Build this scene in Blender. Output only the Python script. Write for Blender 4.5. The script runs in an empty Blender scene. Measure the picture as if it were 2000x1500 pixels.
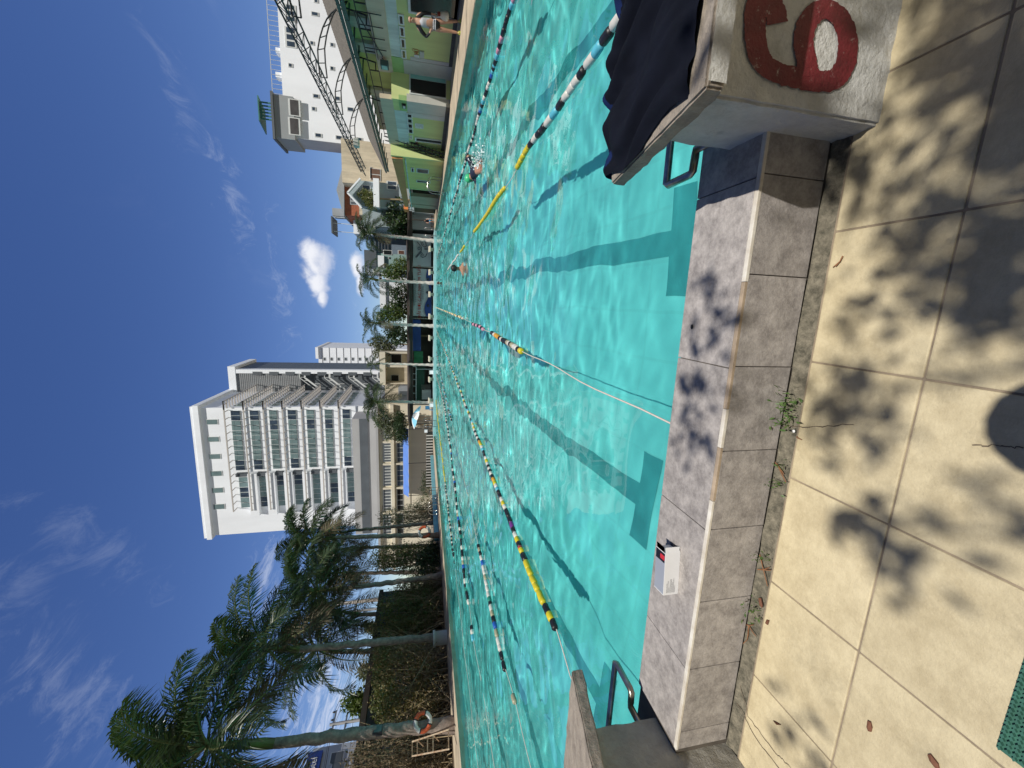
import bpy, bmesh, math, random
import numpy as np
from mathutils import Vector, Matrix, noise
S = bpy.context.scene
COL = S.collection
R = math.radians
# ---------------------------------------------------------------- camera
# phone held sideways at chest height: the picture is the wide lens's portrait view lying on its side
F, CX, CY, CH = 790.0, 750.0, 1000.0, 1.185
PITCH = math.atan(173 / F); YAW = math.atan(161 / math.hypot(F, 173))
ZUP = Vector((0, 0, 1))
FH = Vector((-math.sin(YAW), math.cos(YAW), 0)); RT = Vector((math.cos(YAW), math.sin(YAW), 0))
FW = FH * math.cos(PITCH) - ZUP * math.sin(PITCH); UP = FH * math.sin(PITCH) + ZUP * math.cos(PITCH)
EYE = Vector((0, 0, CH))
cam = bpy.data.cameras.new('camera'); cam.sensor_width = 36; cam.lens = 36 * F / 2000
cam.clip_start = 0.03; cam.clip_end = 6000
camo = bpy.data.objects.new('camera', cam); COL.objects.link(camo); S.camera = camo
m_ = Matrix((-UP, RT, -FW)).transposed().to_4x4(); m_.translation = EYE; camo.matrix_world = m_
# surveying: a sight line through photo point (a, b) meets a plane at a known real distance
def sight(a, b): return FW + RT * ((1500 - b - CX) / F) - UP * ((a - CY) / F)
def on_z(a, b, z=0.0): d = sight(a, b); return EYE + d * ((z - CH) / d.z)
def on_y(a, b, y): d = sight(a, b); return EYE + d * (y / d.y)
def on_x(a, b, x): d = sight(a, b); return EYE + d * (x / d.x)
# ---------------------------------------------------------------- sky and sun
SUN = Vector((0.2, -0.5, 1.0)).normalized()
w = bpy.data.worlds.new('World'); S.world = w; w.use_nodes = True
wt = w.node_tree; WN, WL = wt.nodes, wt.links
bg = WN['Background']
sky = WN.new('ShaderNodeTexSky'); sky.sky_type = 'NISHITA'; sky.sun_disc = False
sky.sun_elevation = math.asin(SUN.z); sky.sun_rotation = math.atan2(SUN.x, SUN.y)
sky.air_density = 1.0; sky.dust_density = 0.25; sky.ozone_density = 2.6; sky.altitude = 50
bg.inputs[1].default_value = 0.092
def wmath(op, a, b=None, c=None):
    n = WN.new('ShaderNodeMath'); n.operation = op
    for i, v in enumerate((a, b, c)):
        if v is None: continue
        if isinstance(v, (int, float)): n.inputs[i].default_value = v
        else: WL.new(v, n.inputs[i])
    return n.outputs[0]
def wdot(vec, const):
    n = WN.new('ShaderNodeVectorMath'); n.operation = 'DOT_PRODUCT'; WL.new(vec, n.inputs[0]); n.inputs[1].default_value = const
    return n.outputs['Value']
def wramp(v, a, b):
    n = WN.new('ShaderNodeMapRange'); n.interpolation_type = 'SMOOTHSTEP'; WL.new(v, n.inputs[0])
    n.inputs[1].default_value = a; n.inputs[2].default_value = b; return n.outputs[0]
def wnoise(vec, scale, detail=6, rough=0.6, dist=0.0):
    n = WN.new('ShaderNodeTexNoise'); WL.new(vec, n.inputs['Vector']); n.inputs['Scale'].default_value = scale
    n.inputs['Detail'].default_value = detail; n.inputs['Roughness'].default_value = rough; n.inputs['Distortion'].default_value = dist
    return n.outputs[0]
tc = WN.new('ShaderNodeTexCoord'); DIR = tc.outputs['Generated']
hs = WN.new('ShaderNodeHueSaturation'); hs.inputs['Hue'].default_value = 0.515; hs.inputs['Saturation'].default_value = 1.22; hs.inputs['Value'].default_value = 1.0
WL.new(sky.outputs[0], hs.inputs['Color'])
gm = WN.new('ShaderNodeMix'); gm.data_type = 'RGBA'; gm.blend_type = 'MULTIPLY'; gm.inputs[0].default_value = 1.0
WL.new(hs.outputs[0], gm.inputs[6]); gm.inputs[7].default_value = (0.98, 0.97, 1.0, 1)
# high thin cloud: noise on the plane of the cloud layer (direction / height)
sx = WN.new('ShaderNodeSeparateXYZ'); WL.new(DIR, sx.inputs[0])
hz = wmath('MAXIMUM', wmath('ADD', sx.outputs[2], 0.12), 0.05)
cv = WN.new('ShaderNodeCombineXYZ'); WL.new(wmath('DIVIDE', sx.outputs[0], hz), cv.inputs[0]); WL.new(wmath('DIVIDE', sx.outputs[1], hz), cv.inputs[1])
mp = WN.new('ShaderNodeMapping'); mp.inputs['Rotation'].default_value = (0, 0, R(28)); mp.inputs['Scale'].default_value = (1.0, 0.5, 1); WL.new(cv.outputs[0], mp.inputs[0])
cir = wramp(wnoise(mp.outputs[0], 2.6, 9, 0.62, 0.35), 0.53, 0.78)
big = wramp(wnoise(cv.outputs[0], 0.55, 3, 0.5, 0.3), 0.44, 0.66)
cir = wmath('MULTIPLY', cir, big)
# the bank of cloud west of the pool (low, beyond the palms) and the streaks above it
def patch(a, b, ra, rb, turn=0.0):
    c = sight(a, b).normalized(); e1 = c.cross(ZUP).normalized(); e2 = e1.cross(c).normalized()
    ax = e1 * math.cos(turn) + e2 * math.sin(turn); bx = e2 * math.cos(turn) - e1 * math.sin(turn)
    u = wmath('DIVIDE', wdot(DIR, tuple(ax)), ra); v = wmath('DIVIDE', wdot(DIR, tuple(bx)), rb)
    f = wdot(DIR, tuple(c))
    rr = wmath('SQRT', wmath('ADD', wmath('MULTIPLY', u, u), wmath('MULTIPLY', v, v)))
    return wmath('ADD', rr, wmath('MULTIPLY', wmath('LESS_THAN', f, 0.0), 50.0)), u, v
def mx(a, b): return wmath('MAXIMUM', a, b)
strk = wnoise(mp.outputs[0], 8.0, 14, 0.74, 1.0)
clouds = wmath('MULTIPLY', cir, 0.10)
for (a, b, ra, rb, turn, k) in ((640, 1440, 0.34, 0.10, 0.1, 0.7), (520, 1130, 0.14, 0.05, 0.2, 0.45), (110, 1330, 0.30, 0.06, 0.75, 0.15), (170, 1050, 0.16, 0.05, 0.9, 0.10), (60, 1180, 0.16, 0.04, 0.8, 0.09),
                          (545, 560, 0.14, 0.035, 0.05, 0.2), (455, 380, 0.13, 0.035, 0.1, 0.24), (325, 150, 0.12, 0.03, 0.1, 0.14), (700, 900, 0.5, 0.03, 0.0, 0.2)):
    rr, u, v = patch(a, b, ra, rb, turn)
    m = wramp(wmath('SUBTRACT', wmath('MULTIPLY', wmath('SUBTRACT', strk, 0.5), 5.5), wmath('SUBTRACT', rr, 0.75)), 0.0, 1.5)
    clouds = mx(clouds, wmath('MULTIPLY', m, k))
lump = wnoise(DIR, 20, 10, 0.62, 0.3)
fine = wnoise(DIR, 48, 6, 0.6, 0.1)
puffs = None; shade = None
for (a, b, ra, rb) in ((621, 512, 0.056, 0.042), (611, 494, 0.038, 0.036), (623, 552, 0.042, 0.028), (630, 580, 0.028, 0.014), (699, 520, 0.040, 0.020), (703, 552, 0.034, 0.013)):
    rr, u, v = patch(a, b, ra * 0.86, rb * 0.86)
    d = wmath('SUBTRACT', 1.0, rr)
    d = wmath('ADD', d, wmath('MULTIPLY', wmath('SUBTRACT', lump, 0.5), 1.5)); d = wmath('ADD', d, wmath('MULTIPLY', wmath('SUBTRACT', fine, 0.5), 0.5))
    m = wramp(d, -0.05, 0.75)
    puffs = m if puffs is None else mx(puffs, m)
    low = wmath('MULTIPLY', m, wramp(wmath('ADD', wmath('MULTIPLY', v, -1.0), wmath('MULTIPLY', wmath('SUBTRACT', lump, 0.5), 2.0)), -0.1, 1.0))
    shade = low if shade is None else mx(shade, low)
cm = WN.new('ShaderNodeMix'); cm.data_type = 'RGBA'; WL.new(clouds, cm.inputs[0]); WL.new(gm.outputs[2], cm.inputs[6]); cm.inputs[7].default_value = (6.6, 7.2, 8.6, 1)
pc = WN.new('ShaderNodeMix'); pc.data_type = 'RGBA'; WL.new(shade, pc.inputs[0]); pc.inputs[6].default_value = (8.6, 8.7, 9.2, 1); pc.inputs[7].default_value = (4.6, 5.2, 6.8, 1)
pm = WN.new('ShaderNodeMix'); pm.data_type = 'RGBA'; WL.new(wmath('MULTIPLY', puffs, 0.95), pm.inputs[0]); WL.new(cm.outputs[2], pm.inputs[6]); WL.new(pc.outputs[2], pm.inputs[7])
# added unseen grey cloud overhead and behind the camera, to neutralise blue shade
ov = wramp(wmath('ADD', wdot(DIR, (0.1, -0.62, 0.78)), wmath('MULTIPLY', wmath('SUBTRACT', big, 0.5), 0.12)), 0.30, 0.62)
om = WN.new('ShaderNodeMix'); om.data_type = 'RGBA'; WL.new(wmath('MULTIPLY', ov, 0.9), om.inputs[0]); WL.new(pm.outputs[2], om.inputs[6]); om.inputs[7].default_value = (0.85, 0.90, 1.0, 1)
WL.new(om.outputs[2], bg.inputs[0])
sl = bpy.data.lights.new('sun', 'SUN'); sl.energy = 4.0; sl.angle = R(0.53); sl.color = (1.0, 0.955, 0.88)
slo = bpy.data.objects.new('sun', sl); COL.objects.link(slo); slo.rotation_euler = SUN.to_track_quat('Z', 'Y').to_euler(); slo.location = (3, -8, 16)
sl.cycles.is_caustics_light = True
S.view_settings.view_transform = 'Standard'; S.view_settings.look = 'None'; S.view_settings.exposure = 0.22; S.view_settings.gamma = 1.0
S.cycles.use_denoising = True
S.cycles.max_bounces = 8; S.cycles.transparent_max_bounces = 12; S.cycles.sample_clamp_indirect = 6.0; S.cycles.blur_glossy = 0.3
# ---------------------------------------------------------------- helpers
MATS = {}
def mat(name, col, rough=0.75, var=0.18, scale=3.0, bump=0.0, bscale=None, metal=0.0, col2=None, stain=0.0, spec=0.5, streak=False, coord='Object', detail=8, chip=None, nr=0.62, lo=0.32, hi=0.68, island=0.0):
    if name in MATS: return MATS[name]
    m = bpy.data.materials.new(name); m.use_nodes = True; n = m.node_tree.nodes; L = m.node_tree.links
    b = n['Principled BSDF']; b.inputs['Roughness'].default_value = rough; b.inputs['Metallic'].default_value = metal
    b.inputs['Specular IOR Level'].default_value = spec
    t = n.new('ShaderNodeTexCoord'); vec = t.outputs[coord]
    if streak:
        mpn = n.new('ShaderNodeMapping'); mpn.inputs['Scale'].default_value = (1, 1, 0.18); L.new(vec, mpn.inputs[0]); svec = mpn.outputs[0]
    else: svec = vec
    nz = n.new('ShaderNodeTexNoise'); nz.inputs['Scale'].default_value = scale; nz.inputs['Detail'].default_value = detail; nz.inputs['Roughness'].default_value = nr
    L.new(svec, nz.inputs['Vector'])
    rmp = n.new('ShaderNodeMapRange'); rmp.inputs[1].default_value = lo; rmp.inputs[2].default_value = hi; L.new(nz.outputs[0], rmp.inputs[0])
    mixn = n.new('ShaderNodeMix'); mixn.data_type = 'RGBA'; L.new(rmp.outputs[0], mixn.inputs[0])
    c2 = col2 or tuple(c * (1 - var) for c in col); c1 = col if col2 else tuple(min(1, c * (1 + var * 0.5)) for c in col)
    mixn.inputs[6].default_value = (*c2, 1); mixn.inputs[7].default_value = (*c1, 1); out = mixn.outputs[2]
    if stain:
        n2 = n.new('ShaderNodeTexNoise'); n2.inputs['Scale'].default_value = scale * 0.45; n2.inputs['Detail'].default_value = 10; n2.inputs['Roughness'].default_value = 0.72; L.new(svec, n2.inputs['Vector'])
        r2 = n.new('ShaderNodeMapRange'); r2.inputs[1].default_value = 0.54; r2.inputs[2].default_value = 0.74; r2.inputs[4].default_value = stain; L.new(n2.outputs[0], r2.inputs[0])
        mx2 = n.new('ShaderNodeMix'); mx2.data_type = 'RGBA'; L.new(r2.outputs[0], mx2.inputs[0]); L.new(out, mx2.inputs[6]); mx2.inputs[7].default_value = (col[0] * 0.25, col[1] * 0.25, col[2] * 0.25, 1); out = mx2.outputs[2]
    if island:
        gi = n.new('ShaderNodeNewGeometry'); ri = n.new('ShaderNodeMapRange'); L.new(gi.outputs['Random Per Island'], ri.inputs[0]); ri.inputs[3].default_value = 1 - island; ri.inputs[4].default_value = 1 + island * .5
        hi_ = n.new('ShaderNodeHueSaturation'); L.new(out, hi_.inputs['Color']); L.new(ri.outputs[0], hi_.inputs['Value']); out = hi_.outputs[0]
    if chip:
        n4 = n.new('ShaderNodeTexNoise'); n4.inputs['Scale'].default_value = 38; n4.inputs['Detail'].default_value = 9; n4.inputs['Roughness'].default_value = 0.75; L.new(vec, n4.inputs['Vector'])
        r4 = n.new('ShaderNodeMapRange'); r4.inputs[1].default_value = 0.60; r4.inputs[2].default_value = 0.68; r4.inputs[4].default_value = 0.75; L.new(n4.outputs[0], r4.inputs[0])
        m4 = n.new('ShaderNodeMix'); m4.data_type = 'RGBA'; L.new(r4.outputs[0], m4.inputs[0]); L.new(out, m4.inputs[6]); m4.inputs[7].default_value = (*chip, 1); out = m4.outputs[2]
    L.new(out, b.inputs['Base Color'])
    if bump:
        n3 = n.new('ShaderNodeTexNoise'); n3.inputs['Scale'].default_value = bscale or scale * 12; n3.inputs['Detail'].default_value = 6; n3.inputs['Roughness'].default_value = 0.7; L.new(vec, n3.inputs['Vector'])
        bn = n.new('ShaderNodeBump'); bn.inputs['Strength'].default_value = bump; bn.inputs['Distance'].default_value = 0.01; L.new(n3.outputs[0], bn.inputs['Height']); L.new(bn.outputs[0], b.inputs['Normal'])
    MATS[name] = m; return m
def leafmat(name, col, col2, rough=0.5, trans=0.25):
    if name in MATS: return MATS[name]
    m = bpy.data.materials.new(name); m.use_nodes = True; n = m.node_tree.nodes; L = m.node_tree.links
    b = n['Principled BSDF']; b.inputs['Roughness'].default_value = rough; b.inputs['Specular IOR Level'].default_value = 0.6
    g = n.new('ShaderNodeNewGeometry'); mixn = n.new('ShaderNodeMix'); mixn.data_type = 'RGBA'; L.new(g.outputs['Random Per Island'], mixn.inputs[0])
    mixn.inputs[6].default_value = (*col, 1); mixn.inputs[7].default_value = (*col2, 1); L.new(mixn.outputs[2], b.inputs['Base Color'])
    tr = n.new('ShaderNodeBsdfTranslucent'); hsn = n.new('ShaderNodeMix'); hsn.data_type = 'RGBA'; hsn.blend_type = 'MULTIPLY'; hsn.inputs[0].default_value = 1; L.new(mixn.outputs[2], hsn.inputs[6]); hsn.inputs[7].default_value = (1.5, 1.6, 0.5, 1); L.new(hsn.outputs[2], tr.inputs[0])
    ms = n.new('ShaderNodeMixShader'); ms.inputs[0].default_value = trans; L.new(b.outputs[0], ms.inputs[1]); L.new(tr.outputs[0], ms.inputs[2]); L.new(ms.outputs[0], n['Material Output'].inputs[0])
    MATS[name] = m; return m
def tag(o, label=None, cat=None, group=None, kind=None):
    if label: o['label'] = label
    if cat: o['category'] = cat
    if group: o['group'] = group
    if kind: o['kind'] = kind
    return o
def origin(o):
    v = Vector((0, 0, 0))
    while o: v += o.location; o = o.parent
    return v
def thing(name, label, cat, loc, group=None):
    o = bpy.data.objects.new(name, None); o.empty_display_size = 0.1; COL.objects.link(o); o.location = loc
    return tag(o, label, cat, group)
def dup(o, parent=None):
    c = o.copy(); COL.objects.link(c); c.parent = parent
    for ch in list(o.children): dup(ch, c)
    return c
class MB:
    def __init__(s): s.v = []; s.f = []; s.mi = []; s.cur = 0; s.smooth = set()
    def add(s, vs, fs, smooth=False):
        b = len(s.v); s.v.extend([tuple(v) for v in vs])
        for f in fs:
            if smooth: s.smooth.add(len(s.f))
            s.f.append([i + b for i in f]); s.mi.append(s.cur)
        return s
    def box(s, x0, x1, y0, y1, z0, z1):
        vs = [(x, y, z) for z in (z0, z1) for y in (y0, y1) for x in (x0, x1)]
        return s.add(vs, [(0, 2, 3, 1), (4, 5, 7, 6), (0, 1, 5, 4), (2, 6, 7, 3), (0, 4, 6, 2), (1, 3, 7, 5)])
    def bbox(s, x0, x1, y0, y1, z0, z1, b=0.004):
        bm = bmesh.new(); bmesh.ops.create_cube(bm, size=1)
        for v in bm.verts: v.co = Vector(((x0 + x1) / 2 + v.co.x * (x1 - x0), (y0 + y1) / 2 + v.co.y * (y1 - y0), (z0 + z1) / 2 + v.co.z * (z1 - z0)))
        bmesh.ops.bevel(bm, geom=list(bm.edges), offset=b, segments=2, affect='EDGES', profile=0.6)
        bm.verts.ensure_lookup_table(); bm.verts.index_update()
        s.add([v.co for v in bm.verts], [[v.index for v in f.verts] for f in bm.faces]); bm.free(); return s
    def hexa(s, p):   # eight corners: bottom ring 0-3, top ring 4-7
        return s.add(p, [(0, 3, 2, 1), (4, 5, 6, 7), (0, 1, 5, 4), (1, 2, 6, 5), (2, 3, 7, 6), (3, 0, 4, 7)])
    def beam(s, a, b, wd, ht=None, up=(0, 0, 1)):
        a, b = Vector(a), Vector(b); ht = ht or wd; d = (b - a).normalized(); u = Vector(up)
        if abs(d.dot(u)) > 0.97: u = Vector((0, 1, 0))
        x = d.cross(u).normalized() * wd / 2; y = x.cross(d).normalized() * ht / 2
        return s.hexa([a - x - y, a + x - y, a + x + y, a - x + y, b - x - y, b + x - y, b + x + y, b - x + y])
    def tube(s, pts, r, n=8, cap=True):
        pts = [Vector(p) for p in pts]; rs = r if isinstance(r, (list, tuple)) else [r] * len(pts); b = []; prev = None
        for i, p in enumerate(pts):
            d = (pts[min(i + 1, len(pts) - 1)] - pts[max(i - 1, 0)]).normalized()
            if prev is None: x = d.orthogonal().normalized()
            else: x = (prev - d * prev.dot(d)).normalized()
            prev = x; y = d.cross(x)
            b += [p + (x * math.cos(2 * math.pi * k / n) + y * math.sin(2 * math.pi * k / n)) * rs[i] for k in range(n)]
        fs = [[i * n + k, i * n + (k + 1) % n, (i + 1) * n + (k + 1) % n, (i + 1) * n + k] for i in range(len(pts) - 1) for k in range(n)]
        s.add(b, fs, True)
        if cap: s.add(b[:n], [list(range(n))[::-1]]); s.add(b[-n:], [list(range(n))])
        return s
    def prism(s, poly, d):   # closed polygon (3-D points) pushed along vector d
        n = len(poly); d = Vector(d); p = [Vector(q) for q in poly]; t = [q + d for q in p]
        return s.add(p + t, [list(range(n))[::-1], list(range(n, 2 * n))] + [[i, (i + 1) % n, n + (i + 1) % n, n + i] for i in range(n)])
    def quad(s, a, b, c, d): return s.add([a, b, c, d], [(0, 1, 2, 3)])
    def ball(s, c, r, sq=(1, 1, 1), n=10, m=7):
        c = Vector(c); vs = [c + Vector((0, 0, r * sq[2]))]
        for j in range(1, m):
            t = math.pi * j / m
            vs += [c + Vector((r * sq[0] * math.sin(t) * math.cos(2 * math.pi * k / n), r * sq[1] * math.sin(t) * math.sin(2 * math.pi * k / n), r * sq[2] * math.cos(t))) for k in range(n)]
        vs.append(c - Vector((0, 0, r * sq[2]))); e = len(vs) - 1
        fs = [[0, 1 + k, 1 + (k + 1) % n] for k in range(n)] + [[1 + j * n + k, 1 + (j + 1) * n + k, 1 + (j + 1) * n + (k + 1) % n, 1 + j * n + (k + 1) % n] for j in range(m - 2) for k in range(n)]
        fs += [[1 + (m - 2) * n + k, e, 1 + (m - 2) * n + (k + 1) % n] for k in range(n)]
        return s.add(vs, fs, True)
    def grid(s, nx, ny, fn, smooth=True):
        vs = [fn(i / nx, j / ny) for j in range(ny + 1) for i in range(nx + 1)]
        return s.add(vs, [(j * (nx + 1) + i, j * (nx + 1) + i + 1, (j + 1) * (nx + 1) + i + 1, (j + 1) * (nx + 1) + i) for j in range(ny) for i in range(nx)], smooth)
    def build(s, name, m, parent=None, recalc=True):
        o_ = origin(parent) if parent else Vector((0, 0, 0))
        me = bpy.data.meshes.new(name); me.from_pydata([(x - o_.x, y - o_.y, z - o_.z) for x, y, z in s.v], [], s.f)
        for q in (m if isinstance(m, (list, tuple)) else [m]): me.materials.append(q)
        for i, p in enumerate(me.polygons):
            p.material_index = s.mi[i]; p.use_smooth = i in s.smooth
        if recalc and len(s.f) < 20000:
            bm = bmesh.new(); bm.from_mesh(me); bmesh.ops.recalc_face_normals(bm, faces=bm.faces); bm.to_mesh(me); bm.free()
        o = bpy.data.objects.new(name, me); COL.objects.link(o); o.parent = parent; return o
def fast_mesh(name, V, Fq, m, parent=None, smooth=False, midx=None):
    o_ = origin(parent) if parent else Vector((0, 0, 0)); V = np.asarray(V, dtype=np.float32).reshape(-1, 3) - np.array(o_, dtype=np.float32); Fq = np.asarray(Fq, dtype=np.int32)
    k = Fq.shape[1]; me = bpy.data.meshes.new(name); me.vertices.add(len(V)); me.vertices.foreach_set('co', V.ravel())
    me.loops.add(Fq.size); me.loops.foreach_set('vertex_index', Fq.ravel()); me.polygons.add(len(Fq))
    me.polygons.foreach_set('loop_start', np.arange(0, Fq.size, k, dtype=np.int32)); me.polygons.foreach_set('loop_total', np.full(len(Fq), k, dtype=np.int32))
    if smooth: me.polygons.foreach_set('use_smooth', np.ones(len(Fq), dtype=bool))
    for q in (m if isinstance(m, (list, tuple)) else [m]): me.materials.append(q)
    if midx is not None: me.polygons.foreach_set('material_index', np.asarray(midx, dtype=np.int32))
    me.update(calc_edges=True); me.validate()
    o = bpy.data.objects.new(name, me); COL.objects.link(o); o.parent = parent; return o
def leaves(pos, size, rng, fold=0.35, aspect=0.5, updown=0.0):
    """leaf-sized folded blades (two quads each) at the given points"""
    n = len(pos); size = np.broadcast_to(np.asarray(size, float), (n,))[:, None]
    d = rng.normal(size=(n, 3)); d[:, 2] += updown; d /= np.linalg.norm(d, axis=1)[:, None]
    q = rng.normal(size=(n, 3)); s = np.cross(d, q); s /= np.linalg.norm(s, axis=1)[:, None] + 1e-9; u = np.cross(d, s)
    a = pos; t = pos + d * size; mid = pos + d * size * 0.45
    l = mid + (s * aspect + u * fold * aspect) * size * 0.5; r = mid + (-s * aspect + u * fold * aspect) * size * 0.5
    V = np.stack([a, l, t, r], 1).reshape(-1, 3); i = np.arange(n)[:, None] * 4
    return V, np.concatenate([i + np.array([[0, 1, 2]]), i + np.array([[0, 2, 3]])], 0)
def blob_points(blobs, n, rng, shell=0.55):
    bl = np.array(blobs, float); vol = np.prod(bl[:, 3:6], axis=1) ** 0.8; k = rng.choice(len(bl), n, p=vol / vol.sum())
    d = rng.normal(size=(n, 3)); d /= np.linalg.norm(d, axis=1)[:, None]; r = rng.uniform(shell ** 3, 1, n) ** (1 / 3)
    wob = 1 + 0.22 * np.sin(d[:, 0] * 7 + k) * np.sin(d[:, 2] * 6 + k * 2) + 0.15 * np.sin(d[:, 1] * 13 + k)
    return bl[k, :3] + d * (r * wob)[:, None] * bl[k, 3:6]
# ---------------------------------------------------------------- setting: pool, water, decks, ground
ZW, ZD, FAR, NEAR = -0.27, -0.10, 50.0, 1.365
def xr(y): return 7.36 + 0.017 * y          # the pool's long walls are not quite parallel
def xl(y): return -15.55 - 0.026 * y
M_CONC = mat('old_concrete', (0.46, 0.39, 0.29), 0.85, 0.25, 1.4, 0.35, 30, stain=0.5)
M_SOIL = mat('soil', (0.12, 0.085, 0.05), 0.95, 0.4, 1.2, 0.5, 14)
M_GROUND = mat('ground', (0.22, 0.20, 0.17), 0.9, 0.3, 0.05, 0.2, 3)
g = MB(); B = 1500
g.quad((-B, -B, -.16), (B, -B, -.16), (B, 1.3, -.16), (-B, 1.3, -.16)); g.quad((-B, 52, -.16), (B, 52, -.16), (B, B, -.16), (-B, B, -.16))
g.quad((-B, 1.3, -.16), (-17.6, 1.3, -.16), (-17.6, 52, -.16), (-B, 52, -.16)); g.quad((8.6, 1.3, -.16), (B, 1.3, -.16), (B, 52, -.16), (8.6, 52, -.16))
tag(g.build('ground', M_GROUND), kind='structure')
def tilemat(name, c1, c2, grout, sc, rough=0.35):
    m = bpy.data.materials.new(name); m.use_nodes = True; n = m.node_tree.nodes; L = m.node_tree.links; b = n['Principled BSDF']; b.inputs['Roughness'].default_value = rough
    t = n.new('ShaderNodeTexCoord'); br = n.new('ShaderNodeTexBrick'); br.offset = 0; br.inputs['Scale'].default_value = sc; br.inputs['Color1'].default_value = (*c1, 1); br.inputs['Color2'].default_value = (*c2, 1); br.inputs['Mortar'].default_value = (*grout, 1)
    br.inputs['Mortar Size'].default_value = 0.02; br.inputs['Brick Width'].default_value = 0.5; br.inputs['Row Height'].default_value = 0.5; br.inputs['Mortar Smooth'].default_value = 0.3
    sp = n.new('ShaderNodeSeparateXYZ'); L.new(t.outputs['Object'], sp.inputs[0]); ad = n.new('ShaderNodeMath'); L.new(sp.outputs[0], ad.inputs[0]); L.new(sp.outputs[1], ad.inputs[1])
    g_ = n.new('ShaderNodeNewGeometry'); s2 = n.new('ShaderNodeSeparateXYZ'); L.new(g_.outputs['Normal'], s2.inputs[0]); ab = n.new('ShaderNodeMath'); ab.operation = 'ABSOLUTE'; L.new(s2.outputs[2], ab.inputs[0]); gt = n.new('ShaderNodeMath'); gt.operation = 'GREATER_THAN'; L.new(ab.outputs[0], gt.inputs[0]); gt.inputs[1].default_value = 0.5
    cw = n.new('ShaderNodeCombineXYZ'); L.new(ad.outputs[0], cw.inputs[0]); L.new(sp.outputs[2], cw.inputs[1])
    mv = n.new('ShaderNodeMix'); mv.data_type = 'VECTOR'; L.new(gt.outputs[0], mv.inputs[0]); L.new(cw.outputs[0], mv.inputs[4]); L.new(t.outputs['Object'], mv.inputs[5]); L.new(mv.outputs[1], br.inputs['Vector'])
    nz = n.new('ShaderNodeTexNoise'); nz.inputs['Scale'].default_value = 0.8; nz.inputs['Detail'].default_value = 6; L.new(t.outputs['Object'], nz.inputs['Vector'])
    mm = n.new('ShaderNodeMix'); mm.data_type = 'RGBA'; mm.blend_type = 'MULTIPLY'; mm.inputs[0].default_value = 0.35; L.new(br.outputs[0], mm.inputs[6]); L.new(nz.outputs[0], mm.inputs[7]); L.new(mm.outputs[2], b.inputs['Base Color'])
    MATS[name] = m; return m
M_FLOOR = tilemat('pool_floor_tile', (0.17, 0.80, 0.77), (0.165, 0.78, 0.75), (0.16, 0.75, 0.72), 1.0)
M_PWALL = tilemat('pool_wall_tile', (0.20, 0.58, 0.62), (0.17, 0.54, 0.58), (0.10, 0.36, 0.40), 4.0)
M_LINE = mat('lane_line_tile', (0.040, 0.33, 0.335), 0.4, 0.2, 2)
ZF = -2.1
fl = MB(); fl.quad((-16.1, NEAR, ZF), (7.8, NEAR, ZF), (8.5, FAR, ZF), (-17.1, FAR, ZF)); pool = tag(fl.build('pool_floor', M_FLOOR), kind='structure')
pool.cycles.is_caustics_receiver = True
for k in range(-5, 4):
    x = 0.66 + 2.66 * k; l_ = MB(); z = ZF + .006
    l_.add([(x - .5, 3.5, z), (x + .5, 3.5, z), (x + .5, 3.78, z), (x + .12, 3.78, z), (x + .12, 46, z), (x - .12, 46, z), (x - .12, 3.78, z), (x - .5, 3.78, z)], [list(range(8))])
    o = l_.build('lane_line', M_LINE, pool); o.cycles.is_caustics_receiver = True
pw = MB(); zt = ZD
pw.quad((xl(FAR), FAR, ZF), (xr(FAR), FAR, ZF), (xr(FAR), FAR, -.05), (xl(FAR), FAR, -.05)); pw.quad((xl(NEAR), NEAR, ZF), (xr(NEAR), NEAR, ZF), (xr(NEAR), NEAR, .19), (xl(NEAR), NEAR, .19))
pw.quad((xr(NEAR), NEAR, ZF), (xr(FAR), FAR, ZF), (xr(FAR), FAR, zt), (xr(NEAR), NEAR, zt)); pw.quad((xl(NEAR), NEAR, ZF), (xl(FAR), FAR, ZF), (xl(FAR), FAR, zt), (xl(NEAR), NEAR, zt))
pwo = tag(pw.build('pool_wall', M_PWALL), kind='structure'); M_RIM = tilemat('rim_tile', (0.42, 0.74, 0.77), (0.38, 0.70, 0.74), (0.25, 0.50, 0.54), 4.0); rm = MB(); e_ = .004
rm.quad((xl(FAR) + .01, FAR - e_, ZW - .04), (xr(FAR) - .01, FAR - e_, ZW - .04), (xr(FAR) - .01, FAR - e_, -.047), (xl(FAR) + .01, FAR - e_, -.047)); tag(rm.build('pool_rim', M_RIM), kind='structure'); pwo.cycles.is_caustics_receiver = True
# water: a real rippled surface, calm by the near wall
wrng = np.random.default_rng(5)
ys = [NEAR + .001]
while ys[-1] < FAR - .1: ys.append(ys[-1] + max(0.026, 0.0042 * ys[-1]))
ys[-1] = FAR - .001; ys = np.array(ys); fx = np.linspace(0, 1, 400)
XX = xl(ys)[:, None] + (xr(ys) - xl(ys))[:, None] * fx[None, :]; YY = np.repeat(ys[:, None], 400, 1); ZZ = np.zeros_like(XX)
for k in range(110):
    lam = 10 ** wrng.uniform(-.85, .45); th = wrng.normal(0.25, 0.85); kk = 2 * math.pi / lam; amp = 0.00125 * lam ** 0.95 * (1.0 if 0.30 < lam < 1.1 else (1.7 if lam > 1.1 else 0.6))
    if lam < 0.35: amp *= 0.8
    ph = kk * (XX * math.sin(th) + YY * math.cos(th)) + wrng.uniform(0, 6.28)
    am = 0.7 + 0.5 * np.sin(XX * wrng.uniform(.2, .7) + YY * wrng.uniform(.1, .4) + wrng.uniform(0, 6.28))
    ZZ += amp * am * np.sin(ph)
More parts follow.
